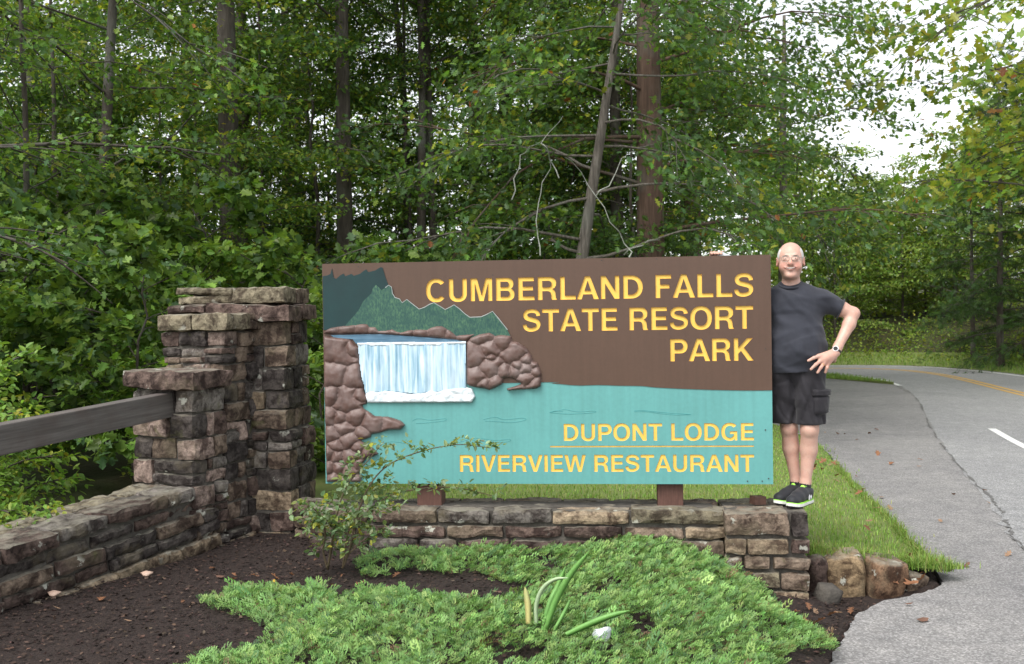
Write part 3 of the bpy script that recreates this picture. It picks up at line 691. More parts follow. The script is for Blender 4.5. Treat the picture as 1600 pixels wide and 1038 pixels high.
class Masonry:
    def __init__(s, parent, seed, palette):
        s.p, s.rs, s.pal, s.n = parent, np.random.RandomState(seed), palette, seed * 1000
    def stone(s, c, dim, rz=0.0, col=None, rough=1.0, tilt=0.02):
        s.n += 1
        me = stone_mesh(dim, s.n, rough)
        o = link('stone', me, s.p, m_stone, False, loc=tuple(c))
        o.rotation_euler = (s.rs.normal(0, tilt), s.rs.normal(0, tilt), rz + s.rs.normal(0, tilt))
        k = col or s.pal[s.rs.randint(len(s.pal))]
        f_ = s.rs.uniform(0.8, 1.45)
        o.color = (k[0] * f_, k[1] * f_, k[2] * f_, 1)
        return o
    def row(s, a, b_, z0, z1, depth, lens, gap=0.009, col=None, corner=True, rough=1.0):
        """stones along a->b (local plan points), faces to the right-hand side looking a->b is outward (-y local of each stone)."""
        a, b_ = np.array(a, float), np.array(b_, float); L = np.linalg.norm(b_ - a); e = (b_ - a) / L; rz = math.atan2(e[1], e[0])
        inn = np.array([-e[1], e[0]])
        x = 0.0
        cuts = [0.0]
        while True:
            w_ = s.rs.uniform(*lens)
            if cuts[-1] + w_ > L - lens[0] * 0.7: break
            cuts.append(cuts[-1] + w_)
        cuts.append(L)
        for u0, u1 in zip(cuts[:-1], cuts[1:]):
            j = s.rs.uniform(-0.014, 0.020)
            c2 = a + e * (u0 + u1) / 2 + inn * (depth / 2 + j)
            if z1 - z0 > 0.115 and s.rs.rand() < 0.26:                 # two thin stones in place of one
                zm = z0 + (z1 - z0) * s.rs.uniform(.4, .6)
                for za, zb in ((z0, zm), (zm, z1)):
                    c3 = c2 + inn * s.rs.uniform(-.012, .016)
                    s.stone((c3[0], c3[1], (za + zb) / 2), (u1 - u0 - gap, depth, zb - za - gap * .8), rz, col, rough)
                continue
            s.stone((c2[0], c2[1], (z0 + z1) / 2 + s.rs.normal(0, 0.003)), (u1 - u0 - gap, depth, z1 - z0 - gap), rz, col, rough)
    def pier(s, w, d, z0, courses, depth=0.16, lens=(0.2, 0.42), taper=0.0, cx=0.0, cy=0.0, sides='FRBL', lastcol=None):
        z = z0; tot = sum(courses)
        MBb = MB()
        for i, h in enumerate(courses):
            k = 1 + taper * (1 - (z - z0) / tot)
            hw, hd_ = w * k / 2, d * k / 2
            dp = min(depth, hw * 0.95, hd_ * 0.95)
            col = lastcol if i == 0 and lastcol else None
            if i % 2 == 0: fx, sy = hw, hd_ - dp          # fronts own the corners
            else: fx, sy = hw - dp, hd_
            if 'F' in sides: s.row((cx - fx, cy - hd_), (cx + fx, cy - hd_), z, z + h, dp, lens, col=col)
            if 'R' in sides: s.row((cx + hw, cy - sy), (cx + hw, cy + sy), z, z + h, dp, lens, col=col)
            if 'B' in sides: s.row((cx + fx, cy + hd_), (cx - fx, cy + hd_), z, z + h, dp, lens, col=col)
            if 'L' in sides: s.row((cx - hw, cy + sy), (cx - hw, cy - sy), z, z + h, dp, lens, col=col)
            MBb.box((cx, cy, z + h / 2), (2 * hw - 0.055, 2 * hd_ - 0.055, h))
            z += h
        return MBb, z

# ---- the low wall under the sign (frame of the sign: x along the board, y away)
SWALL_TOP = 0.555 - SIGN_O[2]
wall = empty('sign_wall', (SIGN_O[0], SIGN_O[1], 0), -SIGN_A, label='low mortared stone wall running beneath the big sign', cat='stone wall')
ms = Masonry(wall, 3, [BRN, BRN, TAN, OLV, MAR, GRY])
Y0, Y1 = -0.11, 0.36
zc = [(0.448, 0.552, (0.28, 0.55)), (0.352, 0.442, (0.32, 0.62)), (0.245, 0.346, (0.25, 0.5)), (0.13, 0.24, (0.25, 0.5))]
for i, (z0, z1, ln) in enumerate(zc):
    ms.row((-0.10, Y0 + 0.012 * (i % 2)), (2.72, Y0 + 0.012 * (i % 2)), z0, z1, 0.19 if i else 0.24, ln, gap=0.012)
    ms.row((2.70, Y1), (-0.30, Y1), z0, z1, 0.17, ln, gap=0.012)
core = MB().box((1.3, 0.13, 0.27), (2.75, 0.40, 0.53))
# end block, a little proud of the wall
xa, xb, ya, yb = 2.70, 3.245, -0.20, 0.37
for i, (z0, z1, spl) in enumerate([(0.395, 0.556, 0.80), (0.272, 0.388, 0.47), (0.172, 0.265, 0.40), (0.052, 0.165, 0.30), (-0.08, 0.045, 0.6)]):
    xs = [xa, xa + (xb - xa) * (0.0 if i in (0,) else spl * 0.55), xb - 0.125 if i in (0, 1) else xa + (xb - xa) * (0.55 + 0.1 * (i % 2)), xb]
    if i == 0: xs = [xa, xb - 0.125, xb]
    for u0, u1 in zip(xs[:-1], xs[1:]):
        if u1 - u0 < 0.05: continue
        cl = [BRN, TAN, BRN, OLV, TAN][i] if u0 < xb - 0.2 else [DRK, MAR, BRN, BRN, GRY][i]
        ms.stone(((u0 + u1) / 2, ya + 0.16, (z0 + z1) / 2), (u1 - u0 - 0.014, 0.32, z1 - z0 - 0.012), 0, cl, 0.9)
    ms.row((xb, ya + 0.322), (xb, yb), z0, z1, 0.2, (0.2, 0.3))
    ms.row((xb - 0.2, yb), (xa, yb), z0, z1, 0.2, (0.2, 0.35))
core.box((2.965, 0.09, 0.235), (0.49, 0.50, 0.62))
core.box((1.3, 0.13, 0.541), (2.7, 0.22, 0.01))
core.build('mortar', m_mortar, wall)

# ---- stepped pier group and the long low wall on the left
WD = np.array([-0.398, -0.917]); WD /= np.linalg.norm(WD)          # direction of the left wall, from the piers towards the viewer
WN = np.array([-WD[1], WD[0]])                                      # its visible side
WN = np.array([0.917, -0.398]) / np.hypot(0.917, 0.398)
P0 = np.array([-1.90, 7.50])
def wpt(s_, off): return P0 + WD * s_ + WN * off                     # s along the wall, off: outwards from its face
ang_w = math.atan2(-WD[1], -WD[0]) - math.pi / 2                     # so that local -y points along WD (towards the viewer)
DARKPAL = [MAR, DRK, DRK, BRN, GRY, MAR, BRN, PNK]
pil = empty('stone_pier', (P0[0], P0[1], 0), 0, label='stepped dark stone pier with flat capstones beside the sign', cat='stone pier')
# tall shaft, turned a little towards the viewer
phi = math.radians(-8)
ta = empty('tall_shaft', (-2.03 - P0[0], 7.80 - P0[1], 0), phi); ta.parent = pil
mt = Masonry(ta, 11, [MAR, DRK, BRN, TAN, GRY, DRK, BRN, MAR])
cb, zt = mt.pier(0.80, 0.50, 0.17, [.13, .15, .15, .16, .13, .15, .15, .14, .17, .16, .185], depth=0.17, lens=(0.17, 0.36), taper=0.14, lastcol=TAN)
zt0 = zt
for (h, ow, od, lens) in ((0.125, 0.07, 0.07, (0.25, 0.5)), (0.125, 0.02, 0.02, (0.35, 0.6))):
    W_, D_ = 0.80 + 2 * ow, 0.50 + 2 * od
    mt.row((-W_ / 2, -D_ / 2), (W_ / 2, -D_ / 2), zt, zt + h, D_ * 0.5, lens, gap=0.008, col=MAR if ow > .05 else OLV)
    mt.row((W_ / 2, D_ / 2), (-W_ / 2, D_ / 2), zt, zt + h, D_ * 0.5, lens, gap=0.008, col=MAR if ow > .05 else BRN)
    zt += h
cb.build('mortar', m_mortar, ta)
# middle and low steps, in line with the wall
stp = empty('stepped_shaft', (0, 0, 0), ang_w); stp.parent = pil
mw = Masonry(stp, 17, DARKPAL)
# local frame: origin P0, -y along the wall towards the viewer, +x out of the visible face
wB, wC = 0.56, 0.53
cb, zB = mw.pier(wB, 0.40, 0.17, [.12, .14, .13, .15, .13, .14, .15,   .14, .14, .13, .12, .115], depth=0.15, lens=(0.16, 0.34), cx=-wB / 2, cy=-0.12)
zB_ = zB
mw.row((-wB, -0.37), (0.06, -0.37), zB, zB + 0.125, 0.27, (0.3, 0.42), gap=0.008, col=OLV)
mw.row((0.05, 0.12), (-wB - 0.05, 0.12), zB, zB + 0.125, 0.22, (0.3, 0.42), gap=0.008, col=BRN)
cb2, zC = mw.pier(wC, 0.36, 0.17, [.12, .15, .14, .15, .17, .15, .17, .165], depth=0.15, lens=(0.18, 0.36), cx=-wC / 2 + 0.01, cy=-0.49)
mw.row((-wC + 0.01, -0.745), (0.085, -0.745), zC, zC + 0.13, 0.42, (0.36, 0.7), gap=0.008, col=MAR, rough=1.2)
cb.V += cb2.V; cb.F += [[i + cb.n for i in f] for f in cb2.F]; cb.n += cb2.n
cb.build('mortar', m_mortar, stp)

slope = 0.07
lw = empty('garden_wall', (P0[0], P0[1], 0), ang_w, label='long low dark stone wall with flat top stones under the wooden rail', cat='stone wall')
lw.rotation_euler = (slope, 0, ang_w)
ml = Masonry(lw, 23, [MAR, DRK, GRY, DRK, MAR, BRN])
zt = 0.78
for i, (h, ln) in enumerate([(0.095, (0.30, 0.6)), (0.085, (0.2, 0.46)), (0.095, (0.22, 0.5)), (0.085, (0.25, 0.5)), (0.10, (0.25, 0.5)), (0.11, (0.25, 0.5))]):
    j = 0.02 * (i % 2) - 0.012 * i
    if i == 0:
        ml.row((0.015, -3.7), (0.015, -0.60), zt - h, zt, 0.30, ln, gap=0.012, rough=1.1)
        ml.row((-0.49, -0.60), (-0.49, -3.7), zt - h, zt, 0.20, ln, gap=0.012, col=OLV, rough=1.1)
    else:
        ml.row((-j, -3.7), (-j, -0.40 if i < 5 else 0.0), zt - h, zt, 0.20, ln, gap=0.010, col=(TAN if i >= 4 else None))
        ml.row((-0.48, -0.60), (-0.48, -3.7), zt - h, zt, 0.18, ln, gap=0.010)
    zt -= h
MB().box((-0.235, -2.15, 0.44), (0.44, 3.1, 0.64)).build('mortar', m_mortar, lw)

# ---- wooden rail let into the low step of the pier
m_beam, t, b = newmat('weathered_beam')
v = coords(t, 'Object', (14, 0.8, 22)); f = noise_tex(t, v, 1.6, 7, 0.65, 0.3); g = noise_tex(t, coords(t, 'Object'), 5, 4)
c = ramp(t, f, [(0.28, (0.055, 0.047, 0.043)), (0.55, (0.118, 0.104, 0.096)), (0.8, (0.19, 0.172, 0.16))])
t.links.new(mixc(t, ramp(t, g, [(0.45, (0, 0, 0)), (0.7, (0.45, 0.45, 0.45))]), c, (0.075, 0.05, 0.042)), b.inputs['Base Color'])
b.inputs['Roughness'].default_value = 0.8; bump(t, b, f, 0.35, 0.006)
bA, bB = np.array([-2.33, 7.06]), np.array([-3.06, 4.62])
bl = np.linalg.norm(bB - bA); ba = math.atan2((bB - bA)[1], (bB - bA)[0]) - math.pi / 2
rail = empty('wooden_rail', (bA[0], bA[1], 1.283), ba, label='heavy weathered grey timber rail above the low wall', cat='rail')
rail.rotation_euler = (-0.045, 0, ba)
MB().box((0, bl / 2, 0), (0.105, bl, 0.165)).build('beam', m_beam, rail, bevel=0.007)
# culvert stones by the end of the wall
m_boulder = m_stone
for (x, y, z, dim, rz, col, lab) in ((2.02, 6.93, 0.06, (0.13, 0.22, 0.30), 0.1, MAR, 'narrow rust-brown slab set against the wall end'), (2.22, 6.93, 0.055, (0.26, 0.24, 0.33), -0.1, (.29, .21, .125), 'broad tan upright stone holding up the grass bank'),
                                     (2.47, 6.90, 0.03, (0.25, 0.24, 0.31), 0.25, (.21, .13, .08), 'rusty brown upright stone at the grass bank edge'), (2.66, 6.92, -0.02, (0.15, 0.2, 0.2), 0.5, (.15, .11, .08), 'small brown stone half buried below the grass tip')):
    me = stone_mesh(dim, int(x * 1000), 1.0, 0.035)
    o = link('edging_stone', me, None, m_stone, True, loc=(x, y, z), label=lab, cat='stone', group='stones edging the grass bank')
    o.rotation_euler = (0.12, 0.08 * (1 if x > 2.3 else -1), rz); o.color = (*col, 1)
o = link('mortar_block', stone_mesh((0.13, 0.12, 0.13), 77, 0.8), None, m_mortar, True, loc=(2.03, 6.66, 0.0), label='pale broken mortar block lying at the foot of the wall end', cat='stone'); o.rotation_euler = (0.3, 0.2, 0.5)
o = link('wood_block', MB().box((0, 0, 0.027), (0.085, 0.07, 0.054)).mesh('wood_block'), None, simple('block_wood', (0.045, 0.022, 0.016), (0.09, 0.045, 0.032), scale=30, bumps=0.4), loc=tuple(at_depth(1184, 794, 6.86)[:2]) + (0.562,), label='small dark wooden block lying on top of the sign wall', cat='block')
o.rotation_euler = (0, 0.05, 0.3)
# ================================================================== the man leaning on the sign
class SDF:
    def __init__(s, lo, hi, h):
        s.lo, s.h = np.array(lo, float), h
        s.n = np.ceil((np.array(hi) - s.lo) / h).astype(int) + 1
        s.D = np.full(s.n, 0.3, np.float32)
        s.ax = [s.lo[i] + np.arange(s.n[i]) * h for i in range(3)]
    def sub(s, lo, hi, m=0.09):
        sl = []
        for i in range(3):
            a = max(0, int((lo[i] - m - s.lo[i]) / s.h)); b_ = min(s.n[i], int((hi[i] + m - s.lo[i]) / s.h) + 2)
            sl.append(slice(a, max(a, b_)))
        X, Y, Z = np.meshgrid(*[s.ax[i][sl[i]] for i in range(3)], indexing='ij')
        return tuple(sl), X, Y, Z
    def put(s, sl, d, k, op):
        A = s.D[sl]
        if op == '+':
            hh = np.clip(0.5 + 0.5 * (A - d) / k, 0, 1); s.D[sl] = A * (1 - hh) + d * hh - k * hh * (1 - hh)
        else:
            hh = np.clip(0.5 - 0.5 * (A + d) / k, 0, 1); s.D[sl] = A * (1 - hh) - d * hh + k * hh * (1 - hh)
    def cone(s, a, b_, ra, rb, k=0.02, op='+'):
        a, b_ = np.array(a, float), np.array(b_, float); R = max(ra, rb)
        sl, X, Y, Z = s.sub(np.minimum(a, b_) - R, np.maximum(a, b_) + R)
        if X.size == 0: return s
        e = b_ - a; t = np.clip(((X - a[0]) * e[0] + (Y - a[1]) * e[1] + (Z - a[2]) * e[2]) / (e @ e + 1e-12), 0, 1)
        d = np.sqrt((X - a[0] - t * e[0]) ** 2 + (Y - a[1] - t * e[1]) ** 2 + (Z - a[2] - t * e[2]) ** 2) - (ra + (rb - ra) * t)
        s.put(sl, d, k, op); return s
    def chain(s, P, R, k=0.02):
        for i in range(len(P) - 1): s.cone(P[i], P[i + 1], R[i], R[i + 1], k)
        return s
    def ell(s, c, r, k=0.03, op='+', rz=0.0, rx=0.0):
        c, r = np.array(c, float), np.array(r, float); R = r.max()
        sl, X, Y, Z = s.sub(c - R, c + R)
        if X.size == 0: return s
        x, y, z = X - c[0], Y - c[1], Z - c[2]
        if rz: x, y = x * math.cos(rz) + y * math.sin(rz), -x * math.sin(rz) + y * math.cos(rz)
        if rx: y, z = y * math.cos(rx) + z * math.sin(rx), -y * math.sin(rx) + z * math.cos(rx)
        q = np.sqrt((x / r[0]) ** 2 + (y / r[1]) ** 2 + (z / r[2]) ** 2) + 1e-9
        g = np.sqrt((x / r[0] ** 2) ** 2 + (y / r[1] ** 2) ** 2 + (z / r[2] ** 2) ** 2) + 1e-9
        s.put(sl, (q * (q - 1) / g).astype(np.float32), k, op); return s
    def cut(s, p, n):                         # keep the side the normal points away from
        p, n = np.array(p, float), np.array(n, float); n /= np.linalg.norm(n)
        X, Y, Z = np.meshgrid(*s.ax, indexing='ij')
        s.D = np.maximum(s.D, ((X - p[0]) * n[0] + (Y - p[1]) * n[1] + (Z - p[2]) * n[2]).astype(np.float32)); return s
    def warp(s, f):
        X, Y, Z = np.meshgrid(*s.ax, indexing='ij'); s.D = s.D + f(X, Y, Z).astype(np.float32); return s
    def mesh(s, name):
        D = np.pad(s.D, 1, constant_values=0.3); lo = s.lo - s.h
        S = D < 0; nx, ny, nz = D.shape
        acc = np.zeros((nx - 1, ny - 1, nz - 1, 3), np.float32); cnt = np.zeros((nx - 1, ny - 1, nz - 1), np.float32)
        C = [(i, j, k) for i in (0, 1) for j in (0, 1) for k in (0, 1)]
        sh = lambda A, c: A[c[0]:nx - 1 + c[0], c[1]:ny - 1 + c[1], c[2]:nz - 1 + c[2]]
        for a in C:
            for ax in range(3):
                if a[ax]: continue
                b_ = list(a); b_[ax] = 1; b_ = tuple(b_)
                da, db = sh(D, a), sh(D, b_); m = sh(S, a) != sh(S, b_)
                t = np.where(m, da / np.where(m, da - db, 1), 0)
                for q in range(3): acc[..., q] += np.where(m, a[q] + (t if q == ax else 0), 0)
                cnt += m
        on = cnt > 0; idx = np.full(on.shape, -1); idx[on] = np.arange(on.sum())
        ijk = np.argwhere(on); V = lo + s.h * (ijk + acc[on] / cnt[on][:, None])
        Fs = []
        for ax in range(3):
            o = [(1, 2), (2, 0), (0, 1)][ax]
            A = [slice(None)] * 3; B = [slice(None)] * 3; A[ax] = slice(0, -1); B[ax] = slice(1, None)
            m = S[tuple(A)] != S[tuple(B)]; e = np.argwhere(m); ok = (e[:, o[0]] > 0) & (e[:, o[1]] > 0); e = e[ok]
            ins = S[tuple(A)][tuple(e.T)]
            def cell(du, dv):
                q = e.copy(); q[:, o[0]] -= du; q[:, o[1]] -= dv; return idx[tuple(q.T)]
            Q = np.stack([cell(1, 1), cell(0, 1), cell(0, 0), cell(1, 0)], 1)
            Q[~ins] = Q[~ins][:, ::-1]; Fs.append(Q)
        F = np.concatenate(Fs); F = F[(F >= 0).all(1)]
        return mesh_np(name, V, F)

def skin_mat(name, c, c2):
    m, t, b = newmat(name); v = coords(t, 'Object')
    f = noise_tex(t, v, 16, 5, 0.6); g = noise_tex(t, v, 90, 3)
    t.links.new(mixc(t, ramp(t, g, [(0.5, (0, 0, 0)), (0.72, (0.25, 0.25, 0.25))]), ramp(t, f, [(0.35, c), (0.68, c2)]), tuple(x * 0.7 for x in c2)), b.inputs['Base Color'])
    base = b.inputs['Base Color'].links[0].from_socket
    for (cx_, cy_, cz_, rad, amt) in ((-.052, -.035, 1.598, .040, .55), (.028, -.035, 1.598, .040, .55), (-.012, -.075, 1.612, .024, .6), (-.105, .06, 1.63, .03, .6), (.085, .06, 1.63, .03, .6), (.39, .13, 1.28, .06, .35), (.2, -.07, .95, .08, .3)):
        dn = t.nodes.new('ShaderNodeVectorMath'); dn.operation = 'DISTANCE'; t.links.new(v, dn.inputs[0]); dn.inputs[1].default_value = (cx_, cy_, cz_)
        k_ = ramp(t, math_n(t, 'DIVIDE', dn.outputs['Value'], rad), [(0.2, (amt,) * 3), (1.0, (0, 0, 0))])
        base = mixc(t, k_, base, (0.50, 0.17, 0.125))
    t.links.new(base, b.inputs['Base Color'])
    b.inputs['Roughness'].default_value = 0.48; b.inputs['Subsurface Weight'].default_value = 0.12; b.inputs['Subsurface Radius'].default_value = (0.012, 0.005, 0.003)
    b.inputs['Subsurface Scale'].default_value = 0.6
    bump(t, b, g, 0.12, 0.002)
    return m
m_skin = skin_mat('skin', (0.57, 0.365, 0.285), (0.53, 0.30, 0.235))
def cloth(name, c, rough=0.85):
    m, t, b = newmat(name); v = coords(t, 'Object')
    f = noise_tex(t, v, 12, 4); g = noise_tex(t, v, 420, 3)
    t.links.new(ramp(t, f, [(0.3, tuple(x * 0.85 for x in c)), (0.7, tuple(x * 1.15 for x in c))]), b.inputs['Base Color'])
    b.inputs['Roughness'].default_value = rough; b.inputs['Sheen Weight'].default_value = 0.12; b.inputs['Specular IOR Level'].default_value = 0.25
    bump(t, b, math_n(t, 'ADD', math_n(t, 'MULTIPLY', f, 2.0), math_n(t, 'MULTIPLY', g, 0.06)), 0.25, 0.006)
    return m
m_shirt = cloth('charcoal_jersey', (0.030, 0.032, 0.042))
m_shorts = cloth('black_nylon', (0.022, 0.020, 0.024), 0.7)
MAN = np.array([1.877, 6.835, 0.556])
MROT = math.radians(-15.5)
def toL(p):                                    # world-aligned offset from the feet -> the turned body's own axes
    c_, s_ = math.cos(MROT), math.sin(MROT); return np.array([p[0] * c_ + p[1] * s_, -p[0] * s_ + p[1] * c_, p[2]])
man = empty('person', MAN, MROT, label='bald smiling person in charcoal T-shirt and black shorts, hand on hip, leaning on the sign', cat='person')
HX = -0.012
SHL, ELB, WRI = np.array([0.195, 0.11, 1.352]), np.array([0.388, 0.125, 1.275]), np.array([0.266, 0.0, 1.018])
SHR, ELR, WRR = np.array([-0.172, 0.12, 1.365]), toL((-0.40, 0.24, 1.41)), toL((-0.488, 0.115, 1.615))
g = SDF((-0.62, -0.27, 0.02), (0.48, 0.36, 1.78), 0.0062)
# legs
g.chain([(0.10, 0.085, 0.88), (0.098, 0.050, 0.50), (0.090, 0.080, 0.36), (0.067, 0.075, 0.14), (0.062, 0.07, 0.06)], [0.078, 0.058, 0.052, 0.035, 0.034], 0.02)
g.ell((0.094, 0.094, 0.385), (0.049, 0.054, 0.10), 0.03).ell((0.098, 0.012, 0.505), (0.036, 0.03, 0.045), 0.02)
g.chain([(-0.085, 0.10, 0.88), (-0.034, 0.125, 0.50), (-0.024, 0.15, 0.36), (0.004, 0.15, 0.14), (0.002, 0.145, 0.06)], [0.078, 0.056, 0.050, 0.034, 0.033], 0.02)
g.ell((-0.026, 0.162, 0.385), (0.047, 0.052, 0.10), 0.03).ell((-0.036, 0.085, 0.505), (0.035, 0.03, 0.045), 0.02)
# trunk (inside the clothes), neck
g.ell((0.01, 0.10, 0.94), (0.15, 0.085, 0.12)).ell((0.012, 0.085, 1.08), (0.165, 0.11, 0.18)).ell((0.01, 0.10, 1.29), (0.175, 0.105, 0.17))
g.cone(SHR, SHL, 0.055, 0.055, 0.05).cone((HX * .5, 0.110, 1.38), (HX, 0.092, 1.56), 0.064, 0.057, 0.04)
g.cone((HX, 0.11, 1.46), SHL + [-.05, 0, .0], 0.042, 0.05, 0.04).cone((HX, 0.11, 1.46), SHR + [.05, 0, .0], 0.042, 0.05, 0.04)
# arms
mid = (ELB * 0.72 + WRI * 0.28) + [0.006, 0.01, 0]
g.chain([SHL, SHL * .4 + ELB * .6, ELB], [0.056, 0.048, 0.041], 0.03).chain([ELB, mid, WRI * .85 + ELB * .15, WRI], [0.040, 0.041, 0.029, 0.0265], 0.02)
g.chain([SHR, ELR], [0.055, 0.044], 0.03).chain([ELR, ELR * .7 + WRR * .3, WRR], [0.043, 0.043, 0.028], 0.02)
# hand on the hip: palm, four fingers of their own length, thumb behind the hip
KN = np.array([(0.160, -0.083, 0.998), (0.168, -0.086, 0.966), (0.190, -0.072, 0.949), (0.216, -0.050, 0.944)])
TP = np.array([(0.086, -0.122, 0.966), (0.103, -0.120, 0.908), (0.146, -0.100, 0.884), (0.199, -0.062, 0.884)])
TP = KN + (TP - KN) * 0.9
g.cone(WRI, (0.200, -0.058, 0.982), 0.029, 0.030, 0.02)
for i in range(4):
    g.cone(WRI * .7 + KN[i] * .3, KN[i], 0.022, 0.0155, 0.016)
    md = (KN[i] + TP[i]) / 2 + np.array([0.002, -0.010, 0.004])
    g.chain([KN[i], md, TP[i]], [0.0125, 0.0115, 0.0095], 0.006)
g.chain([WRI + [-.01, .005, -.01], (0.262, 0.035, 0.982), (0.262, 0.075, 0.962), (0.252, 0.105, 0.95)], [0.018, 0.014, 0.012, 0.0095], 0.012)
# hand behind the board, finger tips hooked over its top edge
g.cone(WRR, toL((-0.497, 0.095, 1.665)), 0.027, 0.024, 0.02)
for i in range(4):
    x = -0.527 + 0.021 * i
    g.chain([toL(q_) for q_ in ((x, 0.095, 1.672), (x, 0.072, 1.696 + 0.003 * (i % 2)), (x - .003, 0.046, 1.694), (x - .004, 0.022, 1.688))], [0.0115, 0.0105, 0.0095, 0.0085], 0.006)
g.chain([toL(q_) for q_ in ((-0.478, 0.105, 1.64), (-0.455, 0.095, 1.675), (-0.447, 0.082, 1.70))], [0.015, 0.0125, 0.010], 0.012)
# head
hc = lambda x, y, z: (HX + x, y, z)
g.ell(hc(0, .075, 1.668), (.082, .098, .092), 0.02).ell(hc(0, .022, 1.612), (.072, .075, .086), 0.025).ell(hc(0, 0.045, 1.58), (.068, .07, .06), 0.03)
g.ell(hc(0, -.028, 1.536), (.034, .030, .024), 0.03).ell(hc(.040, -.010, 1.592), (.035, .038, .032), 0.012).ell(hc(-.040, -.010, 1.592), (.034, .036, .034), 0.02)
g.ell(hc(0, .022, 1.532), (.046, .048, .022), 0.02)
g.cone(hc(-.032, -.034, 1.667), hc(.032, -.034, 1.667), .016, .016, 0.02)
g.cone(hc(0, -.044, 1.652), hc(0, -.068, 1.613), .010, .0155, 0.010).ell(hc(.013, -.058, 1.608), (.010, .012, .009), .006).ell(hc(-.013, -.058, 1.608), (.010, .012, .009), .006)
for s_ in (-1, 1):
    g.ell(hc(s_ * .031, -.066, 1.645), (.019, .022, .0125), .012, '-')
    g.ell(hc(s_ * .031, -.040, 1.644), (.0165, .0145, .0125), .004)
    g.cone(hc(s_ * .016, -.053, 1.636), hc(s_ * .046, -.040, 1.637), .005, .005, .008)
    g.ell(hc(s_ * .0875, .064, 1.628), (.010, .020, .033), .006, rz=s_ * 0.45).ell(hc(s_ * .0965, .057, 1.630), (.008, .011, .020), .006, '-')
    g.cone(hc(s_ * .024, -.062, 1.607), hc(s_ * .043, -.052, 1.572), .0035, .004, .008, '-')
g.chain([hc(-.034, -.052, 1.588), hc(-.018, -.064, 1.578), hc(.0, -.067, 1.575), hc(.018, -.064, 1.578), hc(.034, -.052, 1.588)], [.006, .006, .006, .006, .006], 0.006)
for a_, b_ in (((-.030, -.060, 1.5865), (-.0, -.074, 1.5785)), ((0, -.074, 1.5785), (.030, -.060, 1.5865))):
    g.cone(hc(*a_), hc(*b_), .0065, .0095, 0.003, '-')
body = link('body', g.mesh('body'), man, m_skin, True)
# mouth, eyes
m_teeth = simple('teeth', (0.62, 0.57, 0.51), (0.56, 0.51, 0.45), scale=60, rough=0.25, bumps=0)
m_lip = simple('lip', (0.36, 0.15, 0.125), (0.40, 0.19, 0.16), scale=40, rough=0.4, bumps=0)
mo = smooth_path([hc(-.027, -.0570, 1.5860), hc(-.013, -.0665, 1.5810), hc(0, -.0690, 1.5795), hc(.013, -.0665, 1.5810), hc(.027, -.0570, 1.5860)], 4)
m_mouth = simple('mouth_inside', (0.10, 0.03, 0.028), (0.13, 0.045, 0.04), scale=40, rough=0.6, bumps=0)
mi = smooth_path([hc(-.036, -.0475, 1.5895), hc(-.018, -.0585, 1.5805), hc(0, -.0615, 1.5775), hc(.018, -.0585, 1.5805), hc(.036, -.0475, 1.5895)], 4)
MB().tube(mi, np.interp(np.linspace(0, 1, len(mi)), [0, .5, 1], [.0020, .0076, .0020]), 8).build('mouth', m_mouth, man, True)
MB().tube(mo, np.interp(np.linspace(0, 1, len(mo)), [0, .5, 1], [.0014, .0042, .0014]), 8).build('teeth', m_teeth, man, True)
lo_ = smooth_path([hc(-.031, -.053, 1.585), hc(-.014, -.0645, 1.572), hc(0, -.0675, 1.5695), hc(.014, -.0645, 1.572), hc(.031, -.053, 1.585)], 4)
MB().tube(lo_, np.interp(np.linspace(0, 1, len(lo_)), [0, .5, 1], [.0015, .0038, .0015]), 8).build('lip', m_lip, man, True)
m_eye = simple('eye_white', (0.55, 0.52, 0.49), (0.5, 0.46, 0.43), scale=60, rough=0.15, bumps=0)
m_iris = simple('eye_iris', (0.03, 0.035, 0.045), (0.05, 0.055, 0.065), scale=200, rough=0.1, bumps=0)
def uvsphere(c, r, nu=14, nv=9, sc=(1, 1, 1)):
    V = [(c[0] + sc[0] * r * math.sin(math.pi * j / nv) * math.cos(2 * math.pi * i / nu), c[1] + sc[1] * r * math.sin(math.pi * j / nv) * math.sin(2 * math.pi * i / nu), c[2] + sc[2] * r * math.cos(math.pi * j / nv)) for j in range(nv + 1) for i in range(nu)]
    return V, [(j * nu + i, (j + 1) * nu + i, (j + 1) * nu + (i + 1) % nu, j * nu + (i + 1) % nu) for j in range(nv) for i in range(nu)]
m_brow = simple('brow_hair', (0.22, 0.17, 0.14), (0.32, 0.27, 0.24), scale=90, rough=0.8, bumps=0.3)
for s_ in (-1, 1):
    e = MB().add(*uvsphere(hc(s_ * .031, -.0475, 1.6445), .0075, sc=(1.25, 1, .62))).build('eye', m_eye, man, True)
    MB().add(*uvsphere(hc(s_ * .031, -.0525, 1.6448), .0038, sc=(1, .8, 1))).build('iris', m_iris, e, True)
    MB().tube(smooth_path([hc(s_ * .014, -.053, 1.661), hc(s_ * .030, -.0545, 1.6665), hc(s_ * .050, -.040, 1.661)], 4), [.002, .0028, .0032, .0034, .0034, .003, .0026, .002, .001], 6).build('eyebrow', m_brow, man, True)
